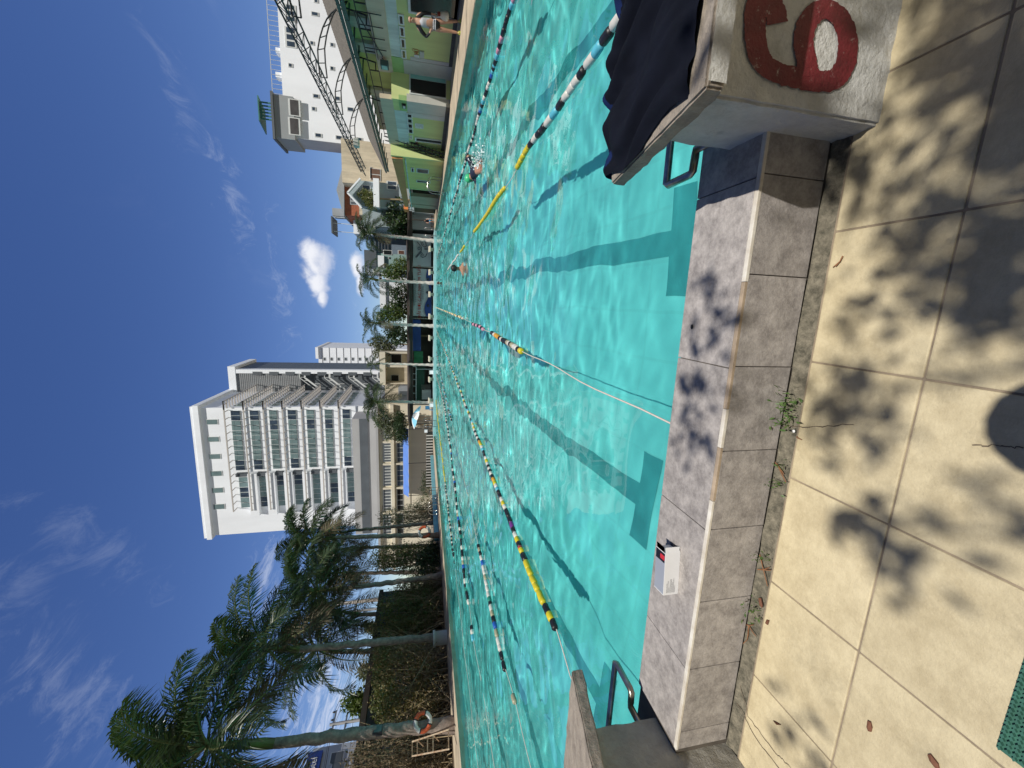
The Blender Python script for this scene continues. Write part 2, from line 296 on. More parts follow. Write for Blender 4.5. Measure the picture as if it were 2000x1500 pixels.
rise = np.clip((YY - 1.4) / 5.0, 0.24, 1) * (1 + np.clip((YY - 6) / 16, 0, 0.9) - np.clip((YY - 36) / 12, 0, 1.2))
ZZ = ZW + ZZ * rise
ny, nx = XX.shape; ii = (np.arange(ny - 1)[:, None] * nx + np.arange(nx - 1)[None, :]).ravel()
mw = bpy.data.materials.new('pool_water'); mw.use_nodes = True; b_ = mw.node_tree.nodes['Principled BSDF']
b_.inputs['Transmission Weight'].default_value = 1; b_.inputs['IOR'].default_value = 1.333; b_.inputs['Roughness'].default_value = 0.0; b_.inputs['Base Color'].default_value = (0.96, 0.995, 0.99, 1)
water = fast_mesh('water', np.stack([XX, YY, ZZ], -1), np.stack([ii, ii + 1, ii + 1 + nx, ii + nx], -1), mw, smooth=True); tag(water, kind='structure')
water.cycles.is_caustics_caster = True
# side and far decks
M_DECK2 = mat('side_deck', (0.47, 0.39, 0.28), 0.85, 0.3, 1.1, 0.3, 24, stain=0.55)
sd = MB()
sd.hexa([(xr(NEAR) , NEAR, -.3), (11.3, NEAR, -.3), (11.3, 54, -.3), (xr(FAR), 54, -.3), (xr(NEAR) - .04, NEAR, ZD), (11.3, NEAR, ZD), (11.3, 54, ZD), (xr(FAR) - .04, 54, ZD)])
tag(sd.build('right_deck', M_DECK2), kind='structure')
sd = MB(); sd.hexa([(-19.2, NEAR, -.3), (xl(NEAR), NEAR, -.3), (xl(FAR), 54, -.3), (-19.4, 54, -.3), (-19.2, NEAR, ZD), (xl(NEAR) + .04, NEAR, ZD), (xl(FAR) + .04, 54, ZD), (-19.4, 54, ZD)])
tag(sd.build('left_deck', M_DECK2), kind='structure')
sd = MB(); sd.box(-17.1, 8.3, FAR, 54.5, -.3, -.045); tag(sd.build('far_deck', mat('far_deck', (0.34, 0.55, 0.58), 0.6, 0.15, 2)), kind='structure')
sd = MB(); sd.box(-40, -19.4, NEAR, 54, -.3, -.12); tag(sd.build('soil_bed', M_SOIL), kind='structure')
# near deck: cream stamped-concrete slabs with joints
M_SLAB = mat('cream_slab', (0.60, 0.515, 0.335), 0.72, 0.15, 9, 0.35, 60, col2=(0.46, 0.385, 0.24), stain=0.42, nr=0.76, island=0.10, lo=.38, hi=.62)
sn = M_SLAB.node_tree; 
M_JOINT = mat('slab_joint', (0.30, 0.24, 0.17), 0.9, 0.4, 8, 0.3, 60)
srng = random.Random(4)
nd = MB()
yb = [1.032, 0.733, 0.372, 0.01, -.35, -.71, -1.07, -1.43, -1.8]
for i in range(-14, 16):
    for j in range(len(yb) - 1):
        x0 = 0.252 + i * .3865; d = srng.uniform(0, .0025)
        nd.bbox(x0 + .0022, x0 + .3865 - .0022, yb[j + 1] + .0022, yb[j] - .0022, -.05, -d, .0045)
near_deck = tag(nd.build('near_deck', M_SLAB), kind='structure')
jb = MB(); jb.box(-12, 10, -12, 1.036, -.16, -.0035); tag(jb.build('slab_bed', M_JOINT), kind='structure')
# cracks in the slabs
def ribbon(pts, wd, z, m, name, parent=None, seed=0):
    r_ = random.Random(seed); q = MB(); P = []
    for a, b in zip(pts, pts[1:]):
        a, b = Vector(a), Vector(b)
        for k in range(8): P.append(a.lerp(b, k / 8) + Vector((r_.uniform(-.003, .003), r_.uniform(-.003, .003), 0)))
    P.append(Vector(pts[-1])); vs = []
    for i, p in enumerate(P):
        d = (P[min(i + 1, len(P) - 1)] - P[max(i - 1, 0)]).normalized(); s_ = Vector((-d.y, d.x, 0)) * wd / 2 * r_.uniform(.5, 1.3); vs += [p + s_ + Vector((0, 0, z)), p - s_ + Vector((0, 0, z))]
    return q.add(vs, [(2 * i, 2 * i + 1, 2 * i + 3, 2 * i + 2) for i in range(len(P) - 1)]).build(name, m, parent)
M_CRACK = mat('crack', (0.13, 0.10, 0.07), 0.95, 0.3, 20)
for s_, pts in enumerate([[(1513, 832), (1590, 835), (1668, 829)], [(1443, 1330), (1462, 1400), (1515, 1470), (1545, 1500)], [(1436, 1365), (1475, 1440), (1530, 1510)], [(1900, 868), (1960, 872), (2000, 875)]]):
    ribbon([on_z(a, b, 0) for a, b in pts], .0028, .0012, M_CRACK, 'crack', near_deck, s_)
# raised kerb along the pool: grey-brown tiles with a pale edge strip
M_TILE = mat('kerb_tile', (0.445, 0.41, 0.385), 0.6, 0.2, 20, 0.3, 90, col2=(0.22, 0.20, 0.19), stain=0.5, nr=0.80, island=0.12, lo=.36, hi=.64)
M_GROUT = mat('kerb_grout', (0.10, 0.085, 0.07), 0.9, 0.3, 12)
XK0, XK1, KY, KZ = -1.655, 9.0, 1.085, 0.234
kb = MB(); kb.box(-17.5, XK1, KY + .006, NEAR - .006, -.16, KZ - .006); kerb = tag(kb.build('pool_kerb', M_GROUT), kind='structure')
kt = MB(); x = -.168 - .565 * 33
def tiles_top(xa, xb):
    kt.bbox(xa + .0015, xb - .0015, KY + .016, NEAR + .004, KZ - .012, KZ, .0025)
def tiles_face(xa, xb):
    kt.bbox(xa + .0015, xb - .0015, KY, KY + .012, .012, KZ - .010, .002)
k = -3
while -.168 + .565 * k < 3.2:
    xa = max(-.168 + .565 * k, XK0); tiles_top(xa, -.168 + .565 * (k + 1)); k += 1
k = -6
while -.16 + .2825 * k < 3.2:
    xa = max(-.16 + .2825 * k, XK0); tiles_face(xa, -.16 + .2825 * (k + 1)); k += 1
for k in range(-18, -3):
    tiles_top(-.168 + .565 * k - .05, min(-.168 + .565 * (k + 1) - .05, -2.2)); tiles_face(-.168 + .565 * k - .05, min(-.168 + .565 * (k + 1) - .05, -2.2))
kt.build('tile', M_TILE, kerb)
M_TRIM = mat('pale_trim', (0.72, 0.69, 0.62), 0.5, 0.25, 14, col2=(0.50, 0.44, 0.36))
M_TRIMW = mat('worn_trim', (0.40, 0.31, 0.22), 0.7, 0.3, 20)
tm = MB()
tm.bbox(XK0, -.62, KY - .001, KY + .015, KZ - .009, KZ + .0012, .002); tm.bbox(-.43, -.30, KY - .001, KY + .015, KZ - .011, KZ + .001, .002); tm.bbox(.10, 3.2, KY - .001, KY + .015, KZ - .011, KZ + .001, .002)
tm.cur = 1; tm.bbox(-.619, -.431, KY, KY + .015, KZ - .011, KZ, .002); tm.bbox(-.299, .099, KY, KY + .015, KZ - .011, KZ, .002)
tm.build('edge_strip', [M_TRIM, M_TRIMW], kerb)
M_GUT = mat('dirty_gutter', (0.27, 0.24, 0.18), 0.95, 0.5, 34, 0.9, 60, col2=(0.05, 0.048, 0.034), stain=0.7, nr=.75)
gt = MB()
def gut(u, v):
    x = -6 + 12 * u; y = 1.026 + .062 * v; q = noise.noise(Vector((x * 14, y * 60, 0)))
    return (x, y, -.008 + .006 * q + .012 * v * v)
gt.grid(600, 5, gut); tag(gt.build('gutter', M_GUT), kind='structure')
# ---------------------------------------------------------------- starting blocks
def rough(mb, p8, cuts=8, amp=.003, bev=.008, seed=0):
    bm = bmesh.new(); vs = [bm.verts.new(p) for p in p8]
    for f in [(0, 3, 2, 1), (4, 5, 6, 7), (0, 1, 5, 4), (1, 2, 6, 5), (2, 3, 7, 6), (3, 0, 4, 7)]: bm.faces.new([vs[i] for i in f])
    bmesh.ops.bevel(bm, geom=list(bm.edges), offset=bev, segments=2, affect='EDGES')
    bmesh.ops.subdivide_edges(bm, edges=[e for e in bm.edges if e.calc_length() > .03], cuts=cuts, use_grid_fill=True)
    bm.normal_update()
    for v in bm.verts:
        q = noise.noise(v.co * 22 + Vector((seed, 0, 0))) * .6 + noise.noise(v.co * 60) * .4
        e = 2.2 if len(v.link_faces) and max((f.normal.angle(v.normal, 0) for f in v.link_faces)) > .3 else 1
        v.co += v.normal * amp * q * e
    bm.verts.index_update(); mb.add([v.co for v in bm.verts], [[v.index for v in f.verts] for f in bm.faces], False); bm.free()
M_WHITEC = mat('painted_concrete', (0.62, 0.62, 0.59), 0.8, 0.2, 12, 0.8, 60, col2=(0.46, 0.455, 0.43), stain=0.75, nr=.75)
M_GREYC = mat('bare_concrete', (0.42, 0.36, 0.29), 0.88, 0.3, 16, 0.8, 70, col2=(0.22, 0.185, 0.15), stain=0.6, nr=.75)
M_CEM = mat('cement_render', (0.36, 0.345, 0.305), 0.85, 0.25, 11, 0.6, 60, stain=0.5, nr=.75)
M_STEEL = mat('brushed_steel', (0.42, 0.40, 0.36), 0.32, 0.3, 20, metal=0.95, col2=(0.20, 0.17, 0.14))
M_RED = mat('red_paint', (0.17, 0.012, 0.018), 0.65, 0.5, 14, 0.6, 60, col2=(0.10, 0.008, 0.012), stain=0.3, chip=(0.46, 0.42, 0.37))
def start_block(x0, label, pmat):
    """x0: left face of the pedestal"""
    t = thing('starting_block', label, 'starting block', (x0 + .25, 1.1, 0), 'numbered starting blocks on the near kerb')
    sx0, sx1 = x0 - .078, x0 + .587
    p = MB(); rough(p, [(x0, .964, -.01), (x0 + .507, .964, -.01), (x0 + .507, 1.24, -.01), (x0, 1.24, -.01), (x0, .964, .568), (x0 + .507, .964, .568), (x0 + .507, 1.24, .519), (x0, 1.24, .519)], 14, .0045, .007, x0); p.build('pedestal', pmat, t)
    s_ = MB(); rough(s_, [(sx0, .795, .598), (sx1, .795, .598), (sx1, 1.44, .480), (sx0, 1.44, .480), (sx0, .795, .644), (sx1, .795, .644), (sx1, 1.44, .534), (sx0, 1.44, .534)], 16, .004, .005, x0 + 5)
    s_.build('slab', [M_GREYC], t)
    if x0 > 0:
        f_ = MB(); f_.grid(40, 4, lambda u, v: (sx0 + .012 + (sx1 - sx0 - .02) * u + .004 * noise.noise(Vector((v * 4, u * 9, 1))), .7915 + .001 * noise.noise(Vector((u * 30, v * 9, 0))), .601 + .041 * v + .002 * noise.noise(Vector((u * 30, v * 3, 5))))); f_.build('painted_edge', M_WHITEC, t)
    h = MB(); zb = .30
    h.tube([(x0 + .02, 1.235, zb), (x0 + .02, 1.31, zb), (x0 + .0, 1.312, zb), (x0 - .045, 1.316, zb), (x0 - .052, 1.33, zb), (x0 - .052, 1.455, zb), (x0 - .045, 1.47, zb), (x0 + .25, 1.472, zb), (x0 + .555, 1.47, zb), (x0 + .562, 1.455, zb), (x0 + .562, 1.33, zb), (x0 + .555, 1.316, zb), (x0 + .507, 1.312, zb), (x0 + .487, 1.31, zb), (x0 + .487, 1.235, zb)], .0135, 12)
    h.build('handle', M_STEEL, t)
    return t
blk = start_block(.513, 'white painted starting block with a red 6 and dark clothes thrown over its slab', M_WHITEC)
start_block(-2.187, 'bare grey cement starting block with an empty slab beside the end of the tiled kerb', M_CEM)
def c1x(x, y): return on_y(1150 + x / 3.077, y / 3.077, .9605)
six = [(1135, 140), (1118, 60), (1085, -8), (1035, -15), (1004, 60), (1000, 160), (1008, 270), (1042, 370), (1120, 430), (1240, 465), (1370, 488), (1470, 478), (1535, 400), (1558, 290), (1545, 180), (1500, 95), (1430, 55), (1362, 75), (1308, 150), (1290, 255), (1300, 320), (1316, 400), (1330, 462)]
path = []
for i in range(len(six) - 1):
    p0, p1, p2, p3 = [Vector(six[max(0, min(len(six) - 1, i + q))]) for q in (-1, 0, 1, 2)]
    for k in range(8):
        u = k / 8; path.append(.5 * ((2 * p1) + (p2 - p0) * u + (2 * p0 - 5 * p1 + 4 * p2 - p3) * u * u + (3 * p1 - p0 - 3 * p2 + p3) * u ** 3))
dg = MB(); vs = []
for i, p in enumerate(path):
    d = (path[min(i + 1, len(path) - 1)] - path[max(i - 1, 0)]).normalized(); nrm = Vector((-d.y, d.x)); hw = 60 if i > 88 else 64
    for s_ in (-1, -.33, .33, 1):
        e = hw * (1 + (.16 * noise.noise(Vector((i * .55, s_ * 3, 0))) + .08 * noise.noise(Vector((i * 2.1, s_ * 3, 7))) if abs(s_) == 1 else 0)); q = p + nrm * s_ * e; c = c1x(q.x, q.y); c.y -= .0004 * (i / len(path)); vs.append(c)
dg.add(vs, [(4 * i + k, 4 * i + k + 1, 4 * i + k + 5, 4 * i + k + 4) for i in range(len(path) - 1) for k in range(3)])
dg.build('number_six', M_RED, blk)
# dark clothes over the slab of block 6
M_CLOTH = mat('dark_cloth', (0.0055, 0.007, 0.014), 0.95, 0.3, 6, 0.4, 300, spec=0.12); M_NAVY = mat('navy_cloth', (0.008, 0.020, 0.085), 0.9, 0.3, 6, 0.4, 300, spec=0.15)
cl = MB()
def cloth(u, v):
    x0 = .447 + .02 * math.sin(v * 9); x = x0 + (1.13 - x0) * u
    y0 = .862 - .075 * u + .015 * noise.noise(Vector((u * 7, 0, 3))); y = y0 + (1.452 - y0) * min(1, v / .86)
    zt_ = .644 - .110 * (y - .795) / .645
    fold = abs(math.sin((u * 5.2 + .9 * noise.noise(Vector((u * 3, v * 2.2, 0))) + v * .5) * math.pi)) ** 1.5
    z = zt_ + .005 + .034 * fold * (0.4 + .6 * min(1, v * 2)) * min(1, u * 8 + .3) + .010 * abs(noise.noise(Vector((u * 16, v * 5, 4)))) + .020 * max(0, noise.noise(Vector((u * 4, v * 3, 8)))) * min(1, u * 6)
    if v > .86:
        h_ = (v - .86) / .14; y += .022 * math.sin(h_ * 2.4) + .012 * noise.noise(Vector((u * 12, 2, 0))); z -= .085 * h_ ** 1.5 * (.75 + .6 * noise.noise(Vector((u * 6, 0, 1)))) - .012 * math.sin(h_ * 3) * (1 + noise.noise(Vector((u * 9, 1, 1))))
    if v < .06: z -= .006 * (1 - v / .06)
    return (x, y, z)
cl.grid(90, 80, cloth)
for i, f in enumerate(cl.f):
    u, v = (i % 90) / 90, (i // 90) / 80
    if v + .10 * noise.noise(Vector((u * 6, v * 4, 9))) > .88 and not .45 < u < .62: cl.mi[i] = 1
tag(cl.build('clothes', [M_CLOTH, M_NAVY]), 'crumpled dark navy and black clothes draped over the slab of block 6', 'clothes')
# ---------------------------------------------------------------- small things on the near side
M_CARD = mat('white_card', (0.78, 0.78, 0.78), 0.35, 0.05, 6); M_SILV = mat('silver_print', (0.42, 0.45, 0.50), 0.3, 0.1, 3, metal=0.3); M_INK = mat('black_print', (0.012, 0.012, 0.015), 0.4); M_REDP = mat('red_print', (0.55, 0.03, 0.04), 0.4); M_GREYP = mat('grey_print', (0.30, 0.30, 0.31), 0.5)
ba = on_z(1324, 1159.6, KZ); bb = on_z(1329, 1079, KZ); bx = (bb - ba); bl_ = bx.length; bx.normalize(); by = Vector((-bx.y, bx.x, 0)); HB, DB = .062, .062
t = thing('carton', 'slim white carton with a black and red corner, lying on the tiled kerb', 'carton', (ba.x, ba.y, KZ))
def bp(u, v, h): return ba + bx * u * bl_ + by * v * DB + Vector((0, 0, .0005 + h * HB))
c_ = MB(); c_.hexa([bp(0, 0, 0), bp(1, 0, 0), bp(1, 1, 0), bp(0, 1, 0), bp(0, 0, 1), bp(1, 0, 1), bp(1, 1, 1), bp(0, 1, 1)]); c_.build('body', M_CARD, t)
c_ = MB(); e = .006; c_.quad(bp(.015, .03, 1 + e), bp(.985, .03, 1 + e), bp(.985, .99, 1 + e), bp(.015, .99, 1 + e)); c_.build('silver_top', M_SILV, t)
c_ = MB(); e = .016; c_.quad(bp(.76, .05, 1 + e), bp(.985, .05, 1 + e), bp(.985, .97, 1 + e), bp(.76, .97, 1 + e)); c_.build('black_label', M_INK, t)
c_ = MB(); e = .026; c_.quad(bp(.82, .05, 1 + e), bp(.93, .05, 1 + e), bp(.93, .5, 1 + e), bp(.82, .5, 1 + e)); c_.build('red_mark', M_REDP, t)
c_ = MB(); prn = random.Random(2)
for j, (u0, u1) in enumerate(((.25, .36), (.22, .36), (.30, .36), (.20, .36), (.2, .36), (.24, .36), (.2, .36), (.28, .36))):
    hh = .78 - j * .075; u = .05 + (j % 3) * .004
    while u < .05 + (u1 - .04) * (u1 - u0) / .16:
        du = prn.uniform(.012, .035); c_.quad(bp(u, -.012, hh), bp(u + du, -.012, hh), bp(u + du, -.012, hh + .03), bp(u, -.012, hh + .03)); u += du + .008
c_.build('fine_print', M_GREYP, t)
c_ = MB()
for a, b, d in (((1, 0, .02), (1, 0, .98), .16), ((1, .9, 1), (1, .1, 1), .22)):
    p, q = bp(*a), bp(*b); c_.prism([p, q, q + bx * .02 + by * .004, p + bx * .02 + by * .004], bx * .001 + by * .0012)
c_.cur = 1; p, q = bp(1, .02, .02), bp(1, .98, .02); c_.prism([p, q, q + bx * .014, p + bx * .014], (0, 0, .0015)); c_.build('flap', [M_CARD, M_INK], t)
# green mesh mat, lower corner
M_MAT = mat('green_rubber', (0.035, 0.13, 0.095), 0.7, 0.25, 20)
mt = MB(); a0 = on_z(1948, 1458); a1 = on_z(1998, 1300); ux = (a1 - a0).normalized(); uy = Vector((ux.y, -ux.x, 0)); 
if uy.y > 0: uy = -uy
for i in range(70):
    for j in range(44):
        c = a0 + ux * (.006 + i * .0105) + uy * (.006 + j * .011); s_ = (j % 2) * .005
        mt.prism([c + ux * (s_ - .0052), c + ux * s_ + uy * -.0030, c + ux * (s_ + .0052), c + ux * s_ + uy * .0042], (0, 0, .010 + .002 * ((i + j) % 2)))
mt.prism([a0, a0 + ux * .74, a0 + ux * .74 + uy * .49, a0 + uy * .49], (0, 0, .004))
tag(mt.build('rubber_mat', M_MAT), 'green rubber mesh mat with a toothed edge lying on the cream slabs', 'mat')
# weeds in the gutter
M_WEED = leafmat('weed_leaf', (0.06, 0.13, 0.03), (0.11, 0.19, 0.05), .5, .3)
wr = np.random.default_rng(8)
for n_, (a, b, r_, cnt, lab) in enumerate(((1521, 786, .028, 46, 'bushiest green weed in the gutter, with dark star-shaped shoots, between kerb and slabs'), (1517, 822, .022, 36, 'green weed with round leaves beside the bushiest one in the gutter'), (1507, 908, .012, 14, 'tiny weed at the head of a slab joint, next after the bushy weeds'), (1497, 946, .016, 18, 'small weed with a dry twig in the gutter below the kerb face'), (1471, 1093, .014, 16, 'small weed in the gutter below the white carton'), (1455, 1186, .012, 14, 'thin upper weed of the last pair in the gutter, towards the bare block'), (1452, 1208, .013, 14, 'thin lower weed of the last pair in the gutter, nearest the bare block'))):
    c = on_y(a, b, 1.056); P = np.array(c) + wr.normal(size=(cnt, 3)) * [r_ * .75, r_ * .35, 0] + np.array([0, 0, 1]) * np.abs(wr.normal(size=(cnt, 1))) * r_ * .45 + [0, 0, .002]
    rt = np.array([c.x, 1.05, .001]); P[:, 1] = 1.05 + wr.normal(size=cnt) * .014; P[:, 2] = wr.uniform(.004, max(.022, c.z * 1.15), cnt); V, Fq = leaves(P, wr.uniform(.010, .023, cnt) * (1 if n_ < 2 else .8), wr, .2, .4, .5); nst = max(4, cnt // 4); A_ = np.repeat(rt[None], nst, 0) + wr.normal(size=(nst, 3)) * [r_ * .4, .006, 0]; T_ = P[:nst]; Vs = np.stack([A_, A_ * .5 + T_ * .5 + [.001, 0, 0], T_, A_ * .5 + T_ * .5 - [.001, 0, 0]], 1).reshape(-1, 3); i_ = np.arange(nst)[:, None] * 4 + len(V); Fq = np.concatenate([Fq, i_ + [[0, 1, 2]], i_ + [[0, 2, 3]]]); V = np.concatenate([V, Vs]); tag(fast_mesh('weed', V, Fq, M_WEED), lab, 'weed', 'weeds along the gutter')
M_DRY = mat('dry_leaf', (0.16, 0.065, 0.035), 0.8, 0.3, 30); M_TWIG = mat('dry_twig', (0.24, 0.11, 0.05), 0.85, 0.3, 30)
def dry(poly, label, kind='dry_leaf', cat='leaf', m=None):
    q = MB(); P = [on_z(a, b, .004) for a, b in poly]; c = sum(P, Vector()) / len(P)
    q.add(P + [c + Vector((0, 0, .006))], [(i, (i + 1) % len(P), len(P)) for i in range(len(P))]); q.add([p - Vector((0, 0, .0025)) for p in P], [list(range(len(P)))]); tag(q.build(kind, m or M_DRY), label, cat, 'litter on the slabs')
dry([(1694, 1407), (1700, 1410), (1703, 1422), (1701, 1430), (1695, 1428), (1692, 1420)], 'small oval brown leaf lying near a joint of the cream slabs')
dry([(1811, 1474), (1817, 1473), (1832, 1492), (1834, 1502), (1826, 1500), (1815, 1486)], 'larger dark brown leaf cut by the picture edge on the cream slabs')
dry([(1497, 1210), (1502, 1212), (1499, 1221), (1494, 1217)], 'brown leaf scrap beside the gutter near the carton')
dry([(1481, 1168), (1486, 1168), (1489, 1182), (1488, 1188), (1483, 1182)], 'curled reddish leaf between gutter and carton end')
dry([(1509, 1407), (1517, 1411), (1525, 1416), (1517, 1416)], 'orange-brown flake on the slabs before the bare block')
def twig(pts, label):
    q = MB()
    for pl in pts: q.tube([on_z(a, b, .004 + .003 * (i % 2)) for i, (a, b) in enumerate(pl)], [.0022 - .0012 * i / len(pl) for i in range(len(pl))], 5)
    tag(q.build('twig', M_TWIG), label, 'twig', 'litter on the slabs')
twig([[(1484, 1083), (1491, 1113), (1499, 1145)], [(1480, 1112), (1491, 1113), (1503, 1108)], [(1491, 1113), (1505, 1114)]], 'forked reddish twig fanned out below the carton')
twig([[(1457, 1220), (1465, 1222), (1472, 1220)], [(1463, 1222), (1471, 1236), (1477, 1243)], [(1462, 1222), (1461, 1240), (1459, 1250), (1450, 1258)]], 'three-legged twig beside the last weed of the gutter')
twig([[(1511, 899), (1527, 920), (1531, 927)], [(1517, 905), (1535, 942)]], 'pair of straw twigs at the slab joint by the tiny weed')
twig([[(1646, 500), (1640, 511), (1627, 522)], [(1640, 511), (1632, 520)]], 'forked straw twig lying alone on the dappled slabs')
twig([[(1556, 853), (1559, 856), (1566, 859)]], 'short bent twig by the bushy weeds')
pe = MB(); c = on_z(1550, 842, .003); pe.ball(c, .006, (1, 1, .5), 8, 5); tag(pe.build('pebble', M_CARD), 'white pebble on the slab beside the bushy weeds', 'pebble')
lf = MB(); c = on_z(1351, 638, KZ + .004); lf.ball(c, .009, (1, .7, .35), 8, 5); tag(lf.build('dark_seed', M_INK), 'small dark seed lying on top of the tiled kerb', 'seed')
# ---------------------------------------------------------------- right side: changing rooms with balcony and steel shade frame
XW = 10.6
def c2(x, y): return 500 + x / 4.444, y / 4.444
def c3(x, y): return 550 + x / 5.714, 250 + y / 5.714
def c1(x, y): return 350 + x / 3.636, 650 + y / 3.636
def c4(x, y): return 600 + x / 6.667, 450 + y / 6.667
def c5(x, y): return 600 + x / 6.667, 640 + y / 6.667
def c6(x, y): return 600 + x / 6.667, 840 + y / 6.667
M_LIME = mat('lime_wall', (0.60, 0.66, 0.27), 0.85, 0.16, 1.2, 0.15, 30, stain=0.30, streak=True); M_LIME2 = mat('pale_lime_wall', (0.62, 0.68, 0.30), 0.85, 0.12, 1.2, stain=0.1, streak=True)
M_GRN = mat('green_band', (0.32, 0.50, 0.19), 0.8, 0.15, 1.5); M_PILE = mat('grey_wall_tile', (0.50, 0.50, 0.46), 0.5, 0.1, 2)
M_PALEB = mat('weathered_pale_blue', (0.60, 0.66, 0.62), 0.85, 0.25, 2.5, 0.2, 20, stain=0.75, streak=True); M_LEDGE = mat('beige_ledge', (0.60, 0.50, 0.37), 0.8, 0.15, 2, stain=0.2, streak=True)
M_FRAME = mat('white_frame', (0.66, 0.68, 0.67), 0.5, 0.08, 4); M_DARKG = mat('dark_glass', (0.018, 0.022, 0.024), 0.12, 0.3, 1); M_BLACK = mat('dark_interior', (0.015, 0.016, 0.016), 0.8)
M_STL = mat('dark_steel', (0.028, 0.030, 0.034), 0.55, 0.3, 6); M_ROOF = mat('brown_corrugated', (0.165, 0.15, 0.125), 0.85, 0.5, 9, stain=0.5, nr=.75); M_TEALG = mat('teal_gutter', (0.085, 0.135, 0.125), 0.7, 0.25, 2, stain=0.4)
M_BROWNF = mat('brown_fascia', (0.56, 0.25, 0.09), 0.7, 0.12, 1.5); M_SKIRT = mat('dark_skirting', (0.10, 0.10, 0.085), 0.8, 0.3, 3); M_GREYW = mat('grey_plaster', (0.58, 0.57, 0.53), 0.8, 0.2, 2, stain=0.5, streak=True)
M_CREAMP = mat('cream_pier', (0.46, 0.36, 0.24), 0.8, 0.1, 2)
M_LIMEC = mat('olive_lime_wall', (0.72, 0.64, 0.23), 0.85, 0.16, 1.2, stain=0.3, streak=True)
M_AQUA = mat('aqua_door', (0.25, 0.55, 0.52), 0.4, 0.15, 3)
bld = thing('changing_rooms', 'lime green two-storey changing rooms with balcony along the right side of the pool', 'building', (XW + 3, 20, ZD))
def wall(x0, x1, y0, y1, z0, z1, m=M_LIME, name='wall'): q = MB(); q.box(x0, x1, y0, y1, z0, z1); return q.build(name, m, bld)
Y0, YD, ZP = 8.0, 22.4, .10
XB = on_y(800, 198, YD).x; Y2 = on_x(765, 281, XB).y; XC = on_y(800, 307, Y2).x
zA = lambda a, b: on_x(a, b, XW).z
zB = lambda a, b: on_x(a, b, XB).z
yA = lambda b: on_x(790, b, XW).y
yB = lambda b: on_x(790, b, XB).y
zL0, zL1 = zA(773.4, 0), zA(749.8, 0); zP1 = zA(713.8, 0); ZE = zA(657, 2)
# block A: ground floor under the balcony, louvre windows high up
wall(XW, 16, Y0, YD, ZD, zL0); wall(XW - .006, XW + .25, Y0, yA(113), zL0, zL1, M_PALEB, 'weathered_band'); wall(XW - .008, XW + .3, yA(114), YD, zL0 - .08, zL1, M_GRN, 'green_band')
wall(XW - .03, XW + .5, yA(115), YD, ZD, zL0 - .08, M_PILE, 'tiled_pilaster'); wall(XW - .015, XW + .1, yA(108), yA(114.8), ZD + .1, 1.75, M_GREYW, 'wall_patch'); wall(XW - .02, XW + .1, Y0, yA(115), ZD, .06, M_SKIRT, 'skirting')
def louvre(x, y0, y1, z0, z1):
    q = MB(); q.box(x - .04, x + .05, y0, y1, z0, z1); w_ = q.build('window', M_FRAME, bld); q = MB(); q.box(x - .045, x - .02, y0 + .08, y1 - .08, z0 + .06, z1 - .06); q.build('pane', M_DARKG, w_)
for b0, b1 in ((28, 49), (51, 72), (74, 94), (96, 114)): louvre(XW, yA(b0), yA(b1) - .04, zA(790.5, 55), zL0 - .02)
def door(x, y0, y1, z0, z1, leaf=M_DARKG):
    q = MB(); q.box(x - .05, x + .06, y0, y0 + .09, z0 + .02, z1); q.box(x - .05, x + .06, y1 - .09, y1, z0 + .02, z1); q.box(x - .05, x + .06, y0 + .09, y1 - .09, z1 - .09, z1)
    d = q.build('door', M_FRAME, bld); q = MB(); q.box(x - .02, x + .03, y0 + .09, y1 - .09, z0 + .05, z1 - .09); q.build('leaf', leaf, d)
door(XW, 14.6, yA(21), ZD, zA(797, 10))
# block B stands forward of A: its end wall catches the sun
zT2 = zB(773, 240); zT3 = zB(752, 240)
wall(XB, XW + .3, YD + .02, Y2, ZD, zT2, M_LIME); wall(XB - .004, XW - .01, YD - .06, YD + .018, ZD, zB(762, 175), M_LIME2); wall(XB - .006, XB + .2, YD + .05, Y2, zT2 - .02, zT3, M_LEDGE, 'parapet')
wall(XB - .03, XB + .3, YD - .064, yB(216), ZD, zB(795, 205), M_PILE, 'tiled_pilaster'); wall(XB - .02, XB + .2, YD - .062, yB(216), zB(795, 205) + .002, zB(780, 205), M_GRN, 'green_band')
wall(XB - .012, XB + .2, yB(217), yB(279), zB(796, 240), zT2 - .022, M_PALEB, 'weathered_band'); wall(XB - .02, XB + .1, yB(217), yB(226), ZP, zB(797, 221), M_GREYW, 'wall_patch'); wall(XB - .05, XB + .1, YD - .07, Y2, ZD, ZP, M_SKIRT, 'plinth')
for b0, b1 in ((219, 227), (228.5, 237), (238.5, 247), (248.5, 257)): louvre(XB - .01, yB(b0), yB(b1), zB(806.5, 240), zB(795.5, 240))
louvre(XB - .01, yB(262), yB(269), zB(805.5, 265), zB(800, 265)); door(XB - .01, yB(264), yB(271.5), ZP, zB(810, 266), M_BLACK)
dx = [on_y(840, b, YD - .06).x for b in (152, 160, 187)]; dz0, dz1 = ZP, on_y(802, 170, YD - .06).z
q = MB(); q.box(dx[2] - .05, dx[0] + .05, YD - .10, YD - .062, dz0, dz1 + .06); d = q.build('door', M_FRAME, bld); q = MB(); q.box(dx[2], dx[1], YD - .115, YD - .095, dz0 + .02, dz1); q.build('opening', M_BLACK, d); q = MB(); q.box(dx[1] + .02, dx[0], YD - .125, YD - .098, dz0 + .04, dz1); q.build('leaf', M_AQUA, d)
